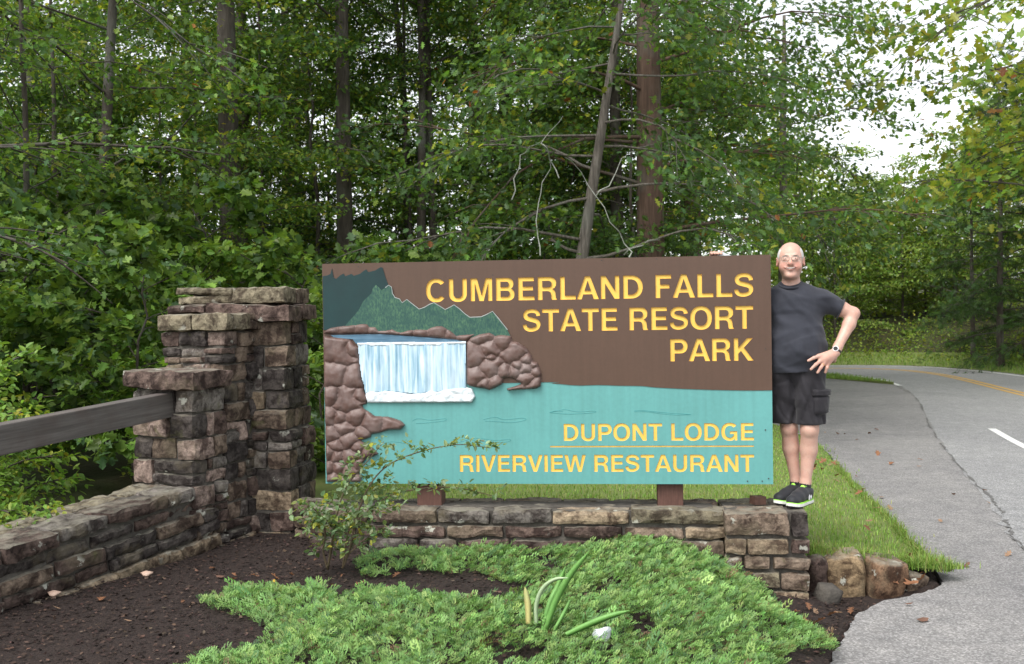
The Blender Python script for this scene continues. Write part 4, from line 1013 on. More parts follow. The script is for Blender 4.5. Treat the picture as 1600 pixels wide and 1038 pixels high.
# short white hair round the sides and back
g = SDF((-0.13, -0.04, 1.54), (0.11, 0.20, 1.78), 0.004)
g.ell(hc(0, .078, 1.664), (.0865, .101, .092), 0.02)
g.cut((0, 0.028, 1.64), (0, -1, -0.12)).cut((0, 0, 1.603), (0, 0.25, -1)).cut((0, 0, 1.703), (0, -0.35, 1))
g.ell(hc(.093, .060, 1.630), (.016, .024, .036), .003, '-').ell(hc(-.093, .060, 1.630), (.016, .024, .036), .003, '-')
m_hair = simple('white_hair', (0.52, 0.50, 0.47), (0.68, 0.66, 0.63), scale=160, rough=0.7, bumps=0.5, stretch=(1, 1, 0.3))
link('hair', g.mesh('hair'), man, m_hair, True)
# glasses
m_wire = simple('glasses_metal', (0.32, 0.30, 0.28), (0.25, 0.23, 0.21), scale=50, rough=0.3, bumps=0, metal=0.9)
gl = MB()
for s_ in (-1, 1):
    R_ = [hc(s_ * .033 + .0245 * np.sign(math.cos(q)) * abs(math.cos(q)) ** .75, -.0695 + 0.010 * abs(s_ * .033 + .0245 * math.cos(q)) / .06, 1.642 + .0165 * np.sign(math.sin(q)) * abs(math.sin(q)) ** .75) for q in np.linspace(0, 2 * math.pi, 25)]
    gl.tube(R_, .00135, 5)
    gl.tube([hc(s_ * .0575, -.059, 1.650), hc(s_ * .083, -.02, 1.650), hc(s_ * .092, .05, 1.652)], .0013, 5)
gl.tube([hc(-.009, -.068, 1.647), hc(0, -.072, 1.650), hc(.009, -.068, 1.647)], .0013, 5)
glo = gl.build('glasses', m_wire, man, True)
m_lens, t, b = newmat('lens'); t.nodes.remove(b)
tr = t.nodes.new('ShaderNodeBsdfTransparent'); gs = t.nodes.new('ShaderNodeBsdfGlossy'); gs.inputs['Roughness'].default_value = 0.02
fr = t.nodes.new('ShaderNodeFresnel'); mx_ = t.nodes.new('ShaderNodeMixShader')
t.links.new(math_n(t, 'MULTIPLY', fr.outputs[0], 0.2), mx_.inputs[0]); t.links.new(tr.outputs[0], mx_.inputs[1]); t.links.new(gs.outputs[0], mx_.inputs[2]); t.links.new(mx_.outputs[0], t.nodes['Material Output'].inputs[0])
for s_ in (-1, 1):
    R_ = [hc(s_ * .033 + .0235 * np.sign(math.cos(q)) * abs(math.cos(q)) ** .75, -.0695 + 0.010 * abs(s_ * .033 + .0235 * math.cos(q)) / .06, 1.642 + .0155 * np.sign(math.sin(q)) * abs(math.sin(q)) ** .75) for q in np.linspace(0, 2 * math.pi, 20, endpoint=False)]
    link('lens', mesh_np('lens', R_, [list(range(20))]), glo, m_lens)

# ---- T-shirt
def folds(X, Y, Z, dirs, amp, seed, ridge=0.0):
    r = 0
    for i, (ax_, az_, fc, fl) in enumerate(dirs):
        u = X * ax_ + Z * az_ + 0.25 * Y; v_ = -X * az_ + Z * ax_
        n_ = vnoise(u * fc + 40 + 2.0 * vnoise(u * 5 + 9, v_ * 5 + 9, seed + i), v_ * fl + 40, seed + 7 * i) - 0.5
        r = r + n_ * (1 - ridge) + ridge * (0.25 - np.abs(n_)) * 1.6 * vnoise(u * 4 + 20, v_ * 4 + 20, seed + 3 * i)
    return amp * r
g = SDF((-0.36, -0.20, 0.84), (0.40, 0.34, 1.56), 0.0068)
g.ell((0.012, 0.075, 0.95), (0.200, 0.150, 0.20), 0.05).ell((0.014, 0.060, 1.08), (0.202, 0.148, 0.22), 0.06).ell((0.008, 0.090, 1.29), (0.200, 0.132, 0.20), 0.06)
g.cone(SHR, SHL, 0.07, 0.07, 0.04).cone((HX, 0.112, 1.452), SHL + [-.02, 0, .008], 0.058, 0.066, 0.04).cone((HX, 0.112, 1.452), SHR + [.02, 0, .008], 0.058, 0.066, 0.04)
SLE = SHL * 0.42 + ELB * 0.58; SRE = SHR * 0.45 + ELR * 0.55
g.cone(SHL, SLE + (ELB - SHL) * .12, 0.076, 0.066, 0.04).cone(SHR, SRE + (ELR - SHR) * .12, 0.074, 0.066, 0.04)
g.warp(lambda X, Y, Z: folds(X, Y, Z, [(0.75, 0.66, 20, 4), (-0.25, 0.97, 17, 3), (0.2, 0.98, 24, 3)], 0.026, 31, 0.35))
dl = (ELB - SHL) / np.linalg.norm(ELB - SHL)
X, Y, Z = np.meshgrid(*g.ax, indexing='ij')
far = (X - SLE[0]) * dl[0] + (Y - SLE[1]) * dl[1] + (Z - SLE[2]) * dl[2]
g.D = np.where((X > 0.235) & (Z > 1.15), np.maximum(g.D, far), g.D).astype(np.float32)
dr = (ELR - SHR) / np.linalg.norm(ELR - SHR); far = (X - SRE[0]) * dr[0] + (Y - SRE[1]) * dr[1] + (Z - SRE[2]) * dr[2]
g.D = np.where(X < -0.2, np.maximum(g.D, far), g.D).astype(np.float32)
g.cut((0, 0, 0.886), (0.04, 0, -1))
g.ell((HX, 0.075, 1.535), (0.082, 0.105, 0.062), 0.006, '-', rx=0.30)
link('shirt', g.mesh('shirt'), man, m_shirt, True, label='charcoal crew-neck T-shirt')
col_ = [(HX + 0.077 * math.cos(q), 0.085 + 0.080 * math.sin(q), 1.476 + 0.026 * math.sin(q)) for q in np.linspace(0, 2 * math.pi, 33)]
MB().tube(col_, 0.0085, 7).build('collar', m_shirt, man, True)
# ---- shorts
g = SDF((-0.27, -0.20, 0.48), (0.31, 0.34, 1.0), 0.0068)
g.ell((0.012, 0.080, 0.93), (0.186, 0.132, 0.13), 0.05)
g.cone((0.105, 0.075, 0.88), (0.103, 0.055, 0.50), 0.118, 0.092, 0.03).cone((-0.085, 0.09, 0.88), (-0.062, 0.125, 0.50), 0.118, 0.090, 0.008)
g.ell((0.185, 0.075, 0.70), (0.018, 0.075, 0.085), 0.012)
g.warp(lambda X, Y, Z: folds(X, Y, Z, [(0.9, 0.43, 24, 5), (0.97, -0.22, 30, 4), (0.3, 0.95, 14, 5)], 0.036, 51, 0.65))
g.cut((0, 0, 0.537), (0.0, 0.05, -1)).cut((0, 0, 0.955), (0, 0, 1))
link('shorts', g.mesh('shorts'), man, m_shorts, True, label='black cargo shorts')
def leg_patch(name, a0, a1, z0, z1, off):
    na, nz = 14, 8; V = []
    for j in range(nz):
        for i in range(na):
            z = z0 + (z1 - z0) * j / (nz - 1); q = math.radians(a0 + (a1 - a0) * i / (na - 1)); f_ = (z - .5) / .38
            edge = 0 if i in (0, na - 1) or j in (0, nz - 1) else 1
            r = .092 + .026 * f_ + (off if edge else -.012) + .003 * math.sin(i * 2.1 + j * 1.3)
            V.append((.103 + .002 * f_ + r * math.cos(q), .055 + .02 * f_ + r * math.sin(q), z))
    return link(name, mesh_np(name, V, grid_faces(nz, na)), man, m_shorts, True)
leg_patch('cargo_pocket', -78, 20, .60, .742, .017); leg_patch('pocket_flap', -82, 24, .728, .775, .024)
MB().tube([SLE + dl * .0 + .0675 * (math.cos(q) * np.cross(dl, [0, 1, 0]) / np.linalg.norm(np.cross(dl, [0, 1, 0])) + math.sin(q) * np.cross(dl, np.cross(dl, [0, 1, 0])) / np.linalg.norm(np.cross(dl, [0, 1, 0]))) for q in np.linspace(0, 2 * math.pi, 29)], .0045, 6).build('sleeve_hem', m_shirt, man, True)
# ---- socks, shoes
m_sock = cloth('black_sock', (0.012, 0.012, 0.013)); m_upper = cloth('shoe_mesh', (0.020, 0.021, 0.025), 0.6)
m_sole = simple('shoe_foam', (0.66, 0.68, 0.62), (0.74, 0.75, 0.70), scale=40, rough=0.6, bumps=0.1)
m_neon = simple('neon_trim', (0.32, 0.78, 0.06), (0.40, 0.85, 0.10), scale=40, rough=0.5, bumps=0.05)
m_rub = simple('outsole_rubber', (0.015, 0.015, 0.016), (0.03, 0.03, 0.03), scale=60, rough=0.8, bumps=0.2)
m_silver = simple('silver_print', (0.62, 0.63, 0.65), (0.7, 0.7, 0.72), scale=40, rough=0.35, bumps=0)
MB().tube([(0.063, 0.072, 0.05), (0.064, 0.073, 0.10), (0.066, 0.075, 0.135)], [0.043, 0.042, 0.0405], 14).build('sock', m_sock, man, True)
MB().tube([(0.002, 0.146, 0.05), (0.003, 0.148, 0.10), (0.004, 0.15, 0.135)], [0.042, 0.041, 0.0395], 14).build('sock', m_sock, man, True)
def shoe(loc, rz, mirror):
    root = empty('shoe', loc, rz); root.parent = man
    def outl(y): return np.interp(y, [-.20, -.185, -.15, -.10, -.03, .04, .085, .10], [.008, .030, .046, .050, .041, .036, .030, .010])
    g = SDF((-0.08, -0.23, 0.0), (0.08, 0.13, 0.16), 0.004)
    g.chain([(0, -.155, .048), (0, -.09, .056), (0, -.03, .072), (0, .03, .082), (0, .055, .085)], [.034, .042, .040, .038, .036], .03)
    g.ell((0, -.15, .045), (.044, .048, .03), .02).ell((0, .05, .06), (.036, .042, .055), .02)
    g.ell((0, .035, .135), (.027, .042, .045), .006, '-').cut((0, 0, .022), (0, 0, -1)).cut((0, 0, .118), (0, .25, 1))
    up = link('upper', g.mesh('upper'), root, m_upper, True)
    ys = np.linspace(-.20, .10, 26)
    def sole(z0, z1, grow, name, m, curve=0.010):
        L = [(outl(y) + grow, y) for y in ys] + [(-outl(y) - grow, y) for y in ys[::-1]]
        k = len(L); V = []
        for z in (z0, z1):
            for x_, y_ in L: V.append((x_, y_ * (1 + grow * 2), z + curve * np.clip((-y_ - .12) / .08, 0, 1) ** 2))
        F = [tuple(range(k))[::-1], tuple(range(k, 2 * k))] + [(i, (i + 1) % k, k + (i + 1) % k, k + i) for i in range(k)]
        MB().add(V, F).build(name, m, root)
    sole(0.0, 0.006, .001, 'outsole', m_rub); sole(0.0062, 0.0245, .004, 'midsole', m_sole); sole(0.0247, 0.030, .003, 'trim', m_neon)
    MB().tube([(0.03 * math.cos(q), .035 + .040 * math.sin(q), .113 - .010 * math.sin(q)) for q in np.linspace(0, 2 * math.pi, 25)], .0055, 6).build('collar_trim', m_neon, root, True)
    MB().add(*uvsphere((0, -.012, .108), .02, sc=(1.0, .55, 1.1))).build('tongue', m_neon, root, True)
    for i in range(4):
        y_ = -.03 - .02 * i; z_ = .109 - .0055 * i - .0012 * i * i
        MB().tube([(-.024, y_ + .006, z_ - .012), (0, y_, z_ + .003), (.024, y_ + .006, z_ - .012)], .003, 5).build('lace', m_neon if i % 2 == 0 else m_rub, root, True)
    for s_ in (-1, 1):                                   # slanted N on each flank
        sx = s_ * 0.0415
        def q(y_, z_): return (s_ * (np.interp(z_, [.03, .05, .075], [.0435, .0455, .0400]) - 0.10 * max(0, y_ - .0)), y_, z_)
        for (a_, b_) in (((-.012, .036), (-.006, .072)), ((-.006, .072), (.018, .036)), ((.018, .036), (.026, .072))):
            pts = [q(a_[0] + (b_[0] - a_[0]) * f_, a_[1] + (b_[1] - a_[1]) * f_) for f_ in np.linspace(0, 1, 5)]
            MB().tube(pts, .0042, 5).build('logo', m_silver, root)
    return root
shoe((0.055, 0.045, 0.0), math.radians(-27), False)
shoe((-0.005, 0.125, 0.0), math.radians(-37), True)
# ---- watch, ring, paper
m_black = simple('watch_black', (0.012, 0.012, 0.013), (0.02, 0.02, 0.02), scale=40, rough=0.7, bumps=0)
ax_ = (WRI - ELB) / np.linalg.norm(WRI - ELB); wc = WRI - ax_ * 0.012
e1 = np.cross(ax_, [0, 0, 1.0]); e1 /= np.linalg.norm(e1); e2 = np.cross(ax_, e1)
fw = np.array([-0.15, -1.0, 0.35]); fw -= ax_ * (fw @ ax_); fw /= np.linalg.norm(fw); sd_ = np.cross(ax_, fw)
band = MB()
R_ = [wc + 0.0305 * (math.cos(q) * fw + math.sin(q) * sd_) for q in np.linspace(0, 2 * math.pi, 25)]
V, F = tube(R_, 0.0032, 8); c_ = np.repeat(np.array(R_), 8, 0); V = c_ + (V - c_) + ((V - c_) @ ax_)[:, None] * ax_ * 2.2
wt = empty('wristwatch', (0, 0, 0)); wt.parent = man
band.add(V, F).build('strap', m_black, wt, True)
fc = wc + fw * 0.031
MB().tube([fc - fw * .004, fc + fw * .007], 0.0185, 20).build('case', m_silver, wt)
MB().tube([fc + fw * .0072, fc + fw * .0082], 0.0150, 20).build('dial', m_black, wt)
m_goldring = simple('gold', (0.75, 0.48, 0.15), (0.7, 0.43, 0.12), scale=30, rough=0.25, bumps=0, metal=1.0)
rc = KN[2] * .72 + ((KN[2] + TP[2]) / 2 + np.array([0.002, -0.010, 0.004])) * .28; rd = TP[2] - KN[2]; rd /= np.linalg.norm(rd)
r1 = np.cross(rd, [0, 1.0, 0]); r1 /= np.linalg.norm(r1); r2 = np.cross(rd, r1)
MB().tube([rc + 0.0122 * (math.cos(q) * r1 + math.sin(q) * r2) for q in np.linspace(0, 2 * math.pi, 17)], 0.0022, 6).build('ring', m_goldring, man, True)
m_paper = simple('paper', (0.72, 0.76, 0.78), (0.62, 0.68, 0.72), scale=14, rough=0.6, bumps=0)
pp = MB()
for k_, dy in ((0, 0.0), (1, 0.010)):
    P_ = np.array([(-0.487, 0.066 + dy, 1.66), (-0.40, 0.066 + dy * 1.6, 1.655), (-0.396, 0.066 + dy * 1.6, 1.678 + .004 * k_), (-0.482 + .006 * k_, 0.066 + dy, 1.716 - .004 * k_)])
    pp.add(np.vstack([P_, P_ + [0, 0.0012, 0]]), [(0, 1, 2, 3), (7, 6, 5, 4), (0, 4, 5, 1), (1, 5, 6, 2), (2, 6, 7, 3), (3, 7, 4, 0)])
o = pp.build('folded_leaflet', m_paper, None, label='folded white leaflet showing above the top edge of the sign', cat='leaflet'); o.location = MAN
# ================================================================== trees, shrubs and ground plants
def leaf_template(kind):
    if kind == 'ovate':
        h = [(0, 0, 0), (.28, .27, .05), (.68, .22, .04), (1, 0, -.05)]
        V = h + [(.68, -.22, .04), (.28, -.27, .05)]; F = np.array([(0, 1, 2, 3), (0, 3, 4, 5)])
    elif kind == 'oak':
        h = [(0, 0, 0), (.16, .07, .01), (.25, .27, .05), (.36, .12, .02), (.50, .36, .06), (.60, .14, .02), (.76, .28, .03), (.80, .10, .0), (1, 0, -.05)]
        n = len(h); V = h + [(x, -y, z) for x, y, z in h[1:-1]]
        F = np.array([list(range(n)), [0, n - 1] + list(range(2 * n - 3, n - 1, -1))])
    elif kind == 'maple':
        h = [(0, 0, 0), (.03, .26, .04), (.26, .20, .02), (.36, .52, .07), (.58, .20, .02), (.74, .27, .03), (1, 0, -.06)]
        n = len(h); V = h + [(x, -y, z) for x, y, z in h[1:-1]]
        F = np.array([list(range(n)), [0, n - 1] + list(range(2 * n - 3, n - 1, -1))])
    elif kind == 'kite':
        V = [(0, 0, 0), (.45, .3, .03), (1, 0, -.03), (.45, -.3, .03)]; F = np.array([(0, 1, 2, 3)])
    elif kind == 'needle':                                 # flat spray of a conifer
        V, F = [(0, -.012, 0), (1, -.004, 0), (1, .004, 0), (0, .012, 0)], [(0, 1, 2, 3)]
        for i in range(7):
            x = .08 + .13 * i; L = .34 * (1 - .55 * i / 7)
            for s_ in (-1, 1):
                n = len(V); V += [(x, 0, 0), (x + L * .55, s_ * L * .60, .0), (x + L, s_ * L * .85, -.03), (x + L * .75, s_ * L * .42, 0)]; F.append((n, n + 1, n + 2, n + 3))
        F = np.array(F)
    return np.array(V, float), F
def leaves(P, D, size, kind, rs, cols, up=0.8, jit=0.7, droop=0.25):
    n = len(P); TV, TF = leaf_template(kind)
    nrm = lambda a: a / (np.linalg.norm(a, axis=1)[:, None] + 1e-9)
    a = nrm(D + rs.normal(0, jit, (n, 3)) - [0, 0, droop]); N = rs.normal(0, 0.5, (n, 3)); N[:, 2] += up
    N = nrm(N - a * (N * a).sum(1)[:, None]); B = np.cross(N, a)
    sz = np.broadcast_to(size, (n,))[:, None, None]
    V = P[:, None, :] + sz * (TV[None, :, 0:1] * a[:, None] + TV[None, :, 1:2] * B[:, None] + TV[None, :, 2:3] * N[:, None])
    F = TF[None] + (np.arange(n) * len(TV))[:, None, None]
    return V.reshape(-1, 3), F.reshape(-1, TF.shape[1]), np.repeat(cols, len(TV), 0)
def palette(rs, n, cols, wts, var=0.22):
    i = rs.choice(len(cols), n, p=np.array(wts) / sum(wts)); c = np.array(cols)[i]
    return np.clip(c * np.exp(rs.normal(0, var, (n, 1))) * np.exp(rs.normal(0, 0.06, (n, 3))), 0.004, 0.9)
G_DARK, G_MID, G_YEL, G_BLU, G_LIT, RUST = (.070, .138, .034), (.118, .212, .042), (.27, .30, .048), (.085, .158, .062), (.175, .285, .056), (.26, .10, .03)
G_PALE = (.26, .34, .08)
def bark(name, c1, c2, stretch=(9, 9, 1.6), bs=0.9):
    m, t, b = newmat(name); v = coords(t, 'World', stretch)
    f = noise_tex(t, v, 1.6, 6, 0.65, 0.5); g_ = noise_tex(t, coords(t, 'World'), 1.3, 4)
    c = ramp(t, f, [(0.3, tuple(x * .45 for x in c1)), (0.5, c1), (0.72, c2)])
    t.links.new(mixc(t, ramp(t, g_, [(0.5, (0, 0, 0)), (0.66, (.6, .6, .6))]), c, (0.13, 0.135, 0.115)), b.inputs['Base Color'])
    b.inputs['Roughness'].default_value = 0.92; bump(t, b, f, bs, 0.03)
    return m
m_bark = bark('grey_bark', (0.060, 0.049, 0.038), (0.115, 0.098, 0.08))
m_bark_red = bark('reddish_bark', (0.090, 0.053, 0.037), (0.14, 0.088, 0.063), (14, 14, 1.2), 0.5)
m_bark_pale = bark('pale_ridged_bark', (0.105, 0.090, 0.075), (0.21, 0.19, 0.165), (16, 16, 1.8), 1.0)
m_leaf = leaf_mat('forest_leaf'); m_leaf_lit = leaf_mat('young_leaf', 0.4, 0.42)

def make_tree(rs, H, r0, z0, spread, n_limb, kind, size, n_leaf, cols, wts, lean=(0, 0), rise=0.35, droop=0.35, flat=0.5, nsub=6, prof=None, taper=0.75, bend=0.25, avoid=None):
    """Returns trunk mesh (stem and limbs) and crown mesh. Leaves sit in flat sprays along real side branches."""
    mb = MB()
    tz = np.linspace(-0.4, H, 12); u = (tz + .4) / (H + .4)
    wob = np.cumsum(rs.normal(0, bend * 0.13, (12, 2)), 0) * u[:, None]
    T = np.c_[lean[0] * tz + wob[:, 0], lean[1] * tz + wob[:, 1], tz]
    R = r0 * (1 - taper * u) * (1 + 0.5 * np.exp(-(tz + .1).clip(0) * 3.5))
    mb.tube(T, R, 10)
    A, AD = [], []
    for i in range(n_limb):
        q = (i + rs.rand()) / n_limb; z = z0 + (H - z0) * q ** 0.95; az = i * 2.399963 + rs.uniform(-.5, .5)
        if avoid is not None and q < 0.40:                              # no limbs grow out over the clear side of the stem
            da = (az - avoid + math.pi) % (2 * math.pi) - math.pi
            if abs(da) < 0.95: az = avoid + math.copysign(0.95 + 0.5 * rs.rand(), da)
        L = spread * (prof(q) if prof else (0.55 + 0.75 * math.sin(math.pi * min(1, q * .85 + .18)))) * rs.uniform(.75, 1.15)
        s0 = np.array([np.interp(z, tz, T[:, k]) for k in range(3)]); d = np.array([math.cos(az), math.sin(az), rise + rs.normal(0, .15)]); P = [s0]
        n = 7
        for j in range(n):
            d = d / np.linalg.norm(d); P.append(P[-1] + d * L / n); d = d + rs.normal(0, .12, 3) - [0, 0, droop * (j / n) * .45]
        P = np.array(P); rr = min(.034, max(.006, np.interp(z, tz, R) * .30))
        mb.tube(P, np.linspace(rr, .006, len(P)), 5, cap=False)
        for j in range(nsub):
            f = rs.uniform(.22, 1.0) * n; k = int(min(n - 1, f)); b0 = P[k] + (P[k + 1] - P[k]) * (f - k); t_ = P[k + 1] - P[k]; t_ /= np.linalg.norm(t_)
            sd = np.cross(t_, [0, 0, 1]) * rs.choice([-1, 1]); d2 = t_ * .7 + sd * rs.uniform(.4, 1.0) + rs.normal(0, .15, 3) + [0, 0, -.06]; d2 /= np.linalg.norm(d2)
            l2 = L * rs.uniform(.22, .42) * (1.15 - .5 * f / n); Q = np.array([b0 + d2 * l2 * x + [0, 0, -.12 * l2 * x * x] for x in np.linspace(0, 1, 5)])
            mb.tube(Q, np.linspace(max(.004, rr * .3), .003, 5), 4, cap=False)
            m = 6
            A.append(np.repeat(Q[1:], m // 2, 0)); AD.append(np.tile(d2, (len(Q[1:]) * (m // 2), 1)))
    A, AD = np.concatenate(A), np.concatenate(AD)
    i = rs.randint(0, len(A), n_leaf); sp = spread * .07
    P = A[i] + rs.normal(0, 1, (n_leaf, 3)) * [sp, sp, sp * flat]
    V, F, C = leaves(P, AD[i] * 1.0, size * rs.uniform(.65, 1.2, n_leaf), kind, rs, palette(rs, n_leaf, cols, wts) * np.exp(0.9 * (fbm(P[:, 0] * .8 + P[:, 1] * .5 + 30, P[:, 2] * 1.1 + P[:, 1] * .6 + 30, rs.randint(50), 3) - .45))[:, None])
    return mb.mesh('trunk'), mesh_np('crown', V, F, C)
def plant_tree(name, meshes, x, y, rz, sc, label, group=None, bk=None, lf=None, cat='tree', dz=0.0, parts=('trunk', 'crown')):
    z = float(z_ground(np.array([[x]]), np.array([[y]]))[0, 0]) if dz is not None else 0
    r = empty(name, (x, y, max(-0.1, z) + (dz or 0)), rz, label=label, cat=cat, group=group); r.scale = (sc, sc, sc)
    for nm, me, m in ((parts[0], meshes[0], bk or m_bark), (parts[1], meshes[1], lf or m_leaf)):
        link(nm, me, r, m, nm != parts[1])
    return r
def copy_mats(meshes): return meshes
R_ = np.random.RandomState
tallprof = lambda q: 0.5 + 0.6 * math.sin(math.pi * min(1, q * .9 + .1))
forest_cols = ([G_DARK, G_MID, G_YEL, G_BLU, RUST], [5, 5, 1.4, 3, 0.05])
under = [make_tree(R_(101 + i), H, .05, .5, sp, 24, 'maple' if i == 0 else 'ovate', (.080, .085, .075)[i], (8600, 15500, 15500)[i], *c, rise=.18, droop=.25, flat=.32, nsub=9, bend=.5) for i, (H, sp, c) in enumerate(
    [(5.6, 2.3, ([G_DARK, G_MID, G_BLU, G_YEL], [4, 5, 3, 1])), (6.8, 2.6, ([G_MID, G_LIT, G_YEL, G_DARK], [4, 3, 2, 3])), (4.4, 2.1, ([G_BLU, G_DARK, G_MID], [4, 4, 3]))])]
tall = [make_tree(R_(201 + i), H, r, z0, sp, 28, 'ovate', .105, 9500, *forest_cols, rise=.3, droop=.4, flat=.4, nsub=7, prof=tallprof, bend=b_) for i, (H, r, z0, sp, b_) in enumerate([(15, .19, 6.2, 3.4, .2), (16, .175, 6.6, 3.4, .22), (13, .10, 4.2, 2.8, .5)])]
# --- trunks one can tell apart
def depth_xy(px, Y): p = at_depth(px, 505, Y); return float(p[0]), float(p[1])
x, y = depth_xy(362, 16.5); plant_tree('forest_tree', tall[0], x, y, .4, 1.08, 'stout straight dark trunk rising behind the stepped stone pier')
x, y = depth_xy(541, 18); plant_tree('forest_tree', tall[1], x, y, 1.9, 1.0, 'straight dark trunk rising behind the sign corner with the carved ridge')
tw = make_tree(R_(301), 15, .105, 6.0, 3.0, 22, 'ovate', .105, 8000, *forest_cols, lean=(.012, 0), prof=tallprof)
x, y = depth_xy(657, 19.5); plant_tree('forest_tree', tw, x, y, .2, 1.0, 'slim grey trunk, one of a close twin pair', 'twin trunks behind the sign')
x, y = depth_xy(683, 19.8); plant_tree('forest_tree', tw, x, y, 2.6, .95, 'slim grey trunk, one of a close twin pair', 'twin trunks behind the sign')
oak_cols = ([G_BLU, G_DARK, G_MID, G_YEL, RUST], [5, 3, 3, .7, .06])
oakA = make_tree(R_(311), 11.5, .27, 2.5, 4.3, 28, 'oak', .13, 9400, *oak_cols, rise=.15, droop=.7, flat=.5, nsub=8, taper=.5, bend=.08, prof=lambda q: 1.05 - .35 * q, avoid=-math.pi / 2 - .9)
x, y = depth_xy(1018, 17); oak1 = plant_tree('oak_tree', oakA, x, y, .9, 1.0, 'smooth reddish-brown oak trunk with drooping lobed leaves behind the lettering', bk=m_bark_red)
oakB = make_tree(R_(312), 7.4, .13, 2.6, 3.4, 24, 'oak', .13, 7200, *oak_cols, lean=(.155, .02), rise=.1, droop=.75, flat=.5, nsub=8, bend=.1, prof=lambda q: 1.05 - .35 * q, avoid=-math.pi / 2)
x, y = depth_xy(862, 14.5); oak2 = plant_tree('oak_tree', oakB, x, y, 0, 1.0, 'leaning oak with pale ridged bark and bare lichened twigs', bk=m_bark_pale)
m_lich = simple('lichened_twig', (0.20, 0.21, 0.18), (0.34, 0.35, 0.31), scale=14, rough=0.9, bumps=0.4, kind='World')
for path in ([(985, 402), (975, 380), (955, 345), (930, 305), (905, 270), (885, 245)], [(845, 402), (838, 370), (838, 320), (850, 285), (857, 240), (846, 222)], [(874, 278), (862, 255), (853, 232), (846, 222), (858, 205), (884, 180)], [(800, 310), (812, 280), (812, 245), (830, 228), (846, 222)], [(975, 398), (1000, 380), (1032, 374)], [(930, 305), (952, 290), (975, 250), (990, 235)]):
    pts = smooth_path([at_depth(a_, b_, 13.2 + .25 * math.sin(a_)) for a_, b_ in path], 2) - np.array(oak2.location)
    pts += R_(int(path[0][0])).normal(0, .024, pts.shape)
    MB().tube(pts, np.linspace(.010, .0025, len(pts)), 5).build('dead_twig', m_lich, oak2, True)
x, y = depth_xy(1080, 22.3); plant_tree('oak_tree', oakA, x, y, 2.3, 1.02, 'oak spreading dark leaves over the head of the person')
x, y = depth_xy(1225, 27); plant_tree('oak_tree', oakB, x, y, 1.2, 1.4, 'oak with long boughs reaching out over the bend of the road')
sl = make_tree(R_(321), 11, .095, 3.0, 2.4, 18, 'maple', .10, 4200, *forest_cols, lean=(.075, 0), bend=.3)
x, y = depth_xy(140, 13.5); plant_tree('forest_tree', sl, x, y, 0, 1.0, 'slender trunk leaning over the timber rail')
th = make_tree(R_(322), 9, .045, 2.2, 1.9, 16, 'maple', .09, 3000, *forest_cols, bend=.5)
for px, Y, lab in ((38, 11.5, 'thin dark sapling standing beyond the timber rail'), (408, 18.5, 'thin dark sapling beside the stout trunk behind the pier'), (118, 17, 'thin sapling behind the slender leaning trunk')):
    x, y = depth_xy(px, Y); plant_tree('sapling', th, x, y, px * .1, 1.0, lab)
# --- wood behind: tall trees and understory, each its own tree
def zone(px):
    return 'beyond the timber rail' if px < 260 else 'behind the stepped stone pier' if px < 500 else 'behind the carved waterfall end of the sign' if px < 850 else 'behind the lettered end of the sign'
TRUNKS = [(362, 16.5), (541, 18), (657, 19.5), (683, 19.8), (1018, 17), (862, 14.5), (920, 14.5), (140, 13.5), (175, 13.5)]
def hides(px, Y, w_): return any(Y < ty and abs(px - tx) < w_ for tx, ty in TRUNKS)
rs = R_(5)
pts = []
def free(x, y, d): return all((x - a) ** 2 + (y - b_) ** 2 > d * d for a, b_ in pts)
while len(pts) < 24:
    Y = rs.uniform(19.5, 33); px = rs.uniform(-150, 1200); x = (px - 800) / 1600 * Y
    if free(x, Y, 2.0) and x < 0.16 * Y + 0.3:
        k_ = rs.randint(3); lab = ['stout dark tree', 'tall slim dark tree', 'thin crooked tree'][k_] + ' deep in the wood ' + zone(px)
        pts.append((x, Y)); plant_tree('forest_tree', tall[k_], x, Y, rs.uniform(0, 6.28), rs.uniform(.8, 1.15), lab, lab.replace(' tree', ' trees'))
pts = []
while len(pts) < 36:
    Y = rs.uniform(13.5, 26); px = rs.uniform(-150, 1190); x = (px - 800) / 1600 * Y
    if (Y < 16.5 and x > -3.6) or hides(px, Y, 1600 * 1.3 / Y): continue
    if free(x, Y, 1.25) and x < 0.15 * Y + 0.2:
        k_ = rs.randint(3); lab = ['dark green leafy understory tree', 'taller yellow-green understory tree', 'low bluish-green understory tree'][k_] + ' ' + zone(px)
        pts.append((x, Y)); plant_tree('understory_tree', under[k_], x, Y, rs.uniform(0, 6.28), rs.uniform(.75, 1.2), lab, lab.replace(' tree', ' trees'))
# --- near boughs at the upper left, from a tree just outside the picture
nearL = make_tree(R_(401), 8, .15, 1.5, 3.1, 30, 'maple', .060, 11500, [G_MID, G_LIT, G_BLU, RUST], [5, 3, 4, .03], rise=.12, droop=.35, flat=.35, nsub=9, prof=lambda q: 1.0)
plant_tree('broadleaf_tree', nearL, -5.75, 8.9, .6, 1.0, 'small-leaved bright green tree spreading boughs over the timber rail', lf=m_leaf_lit)
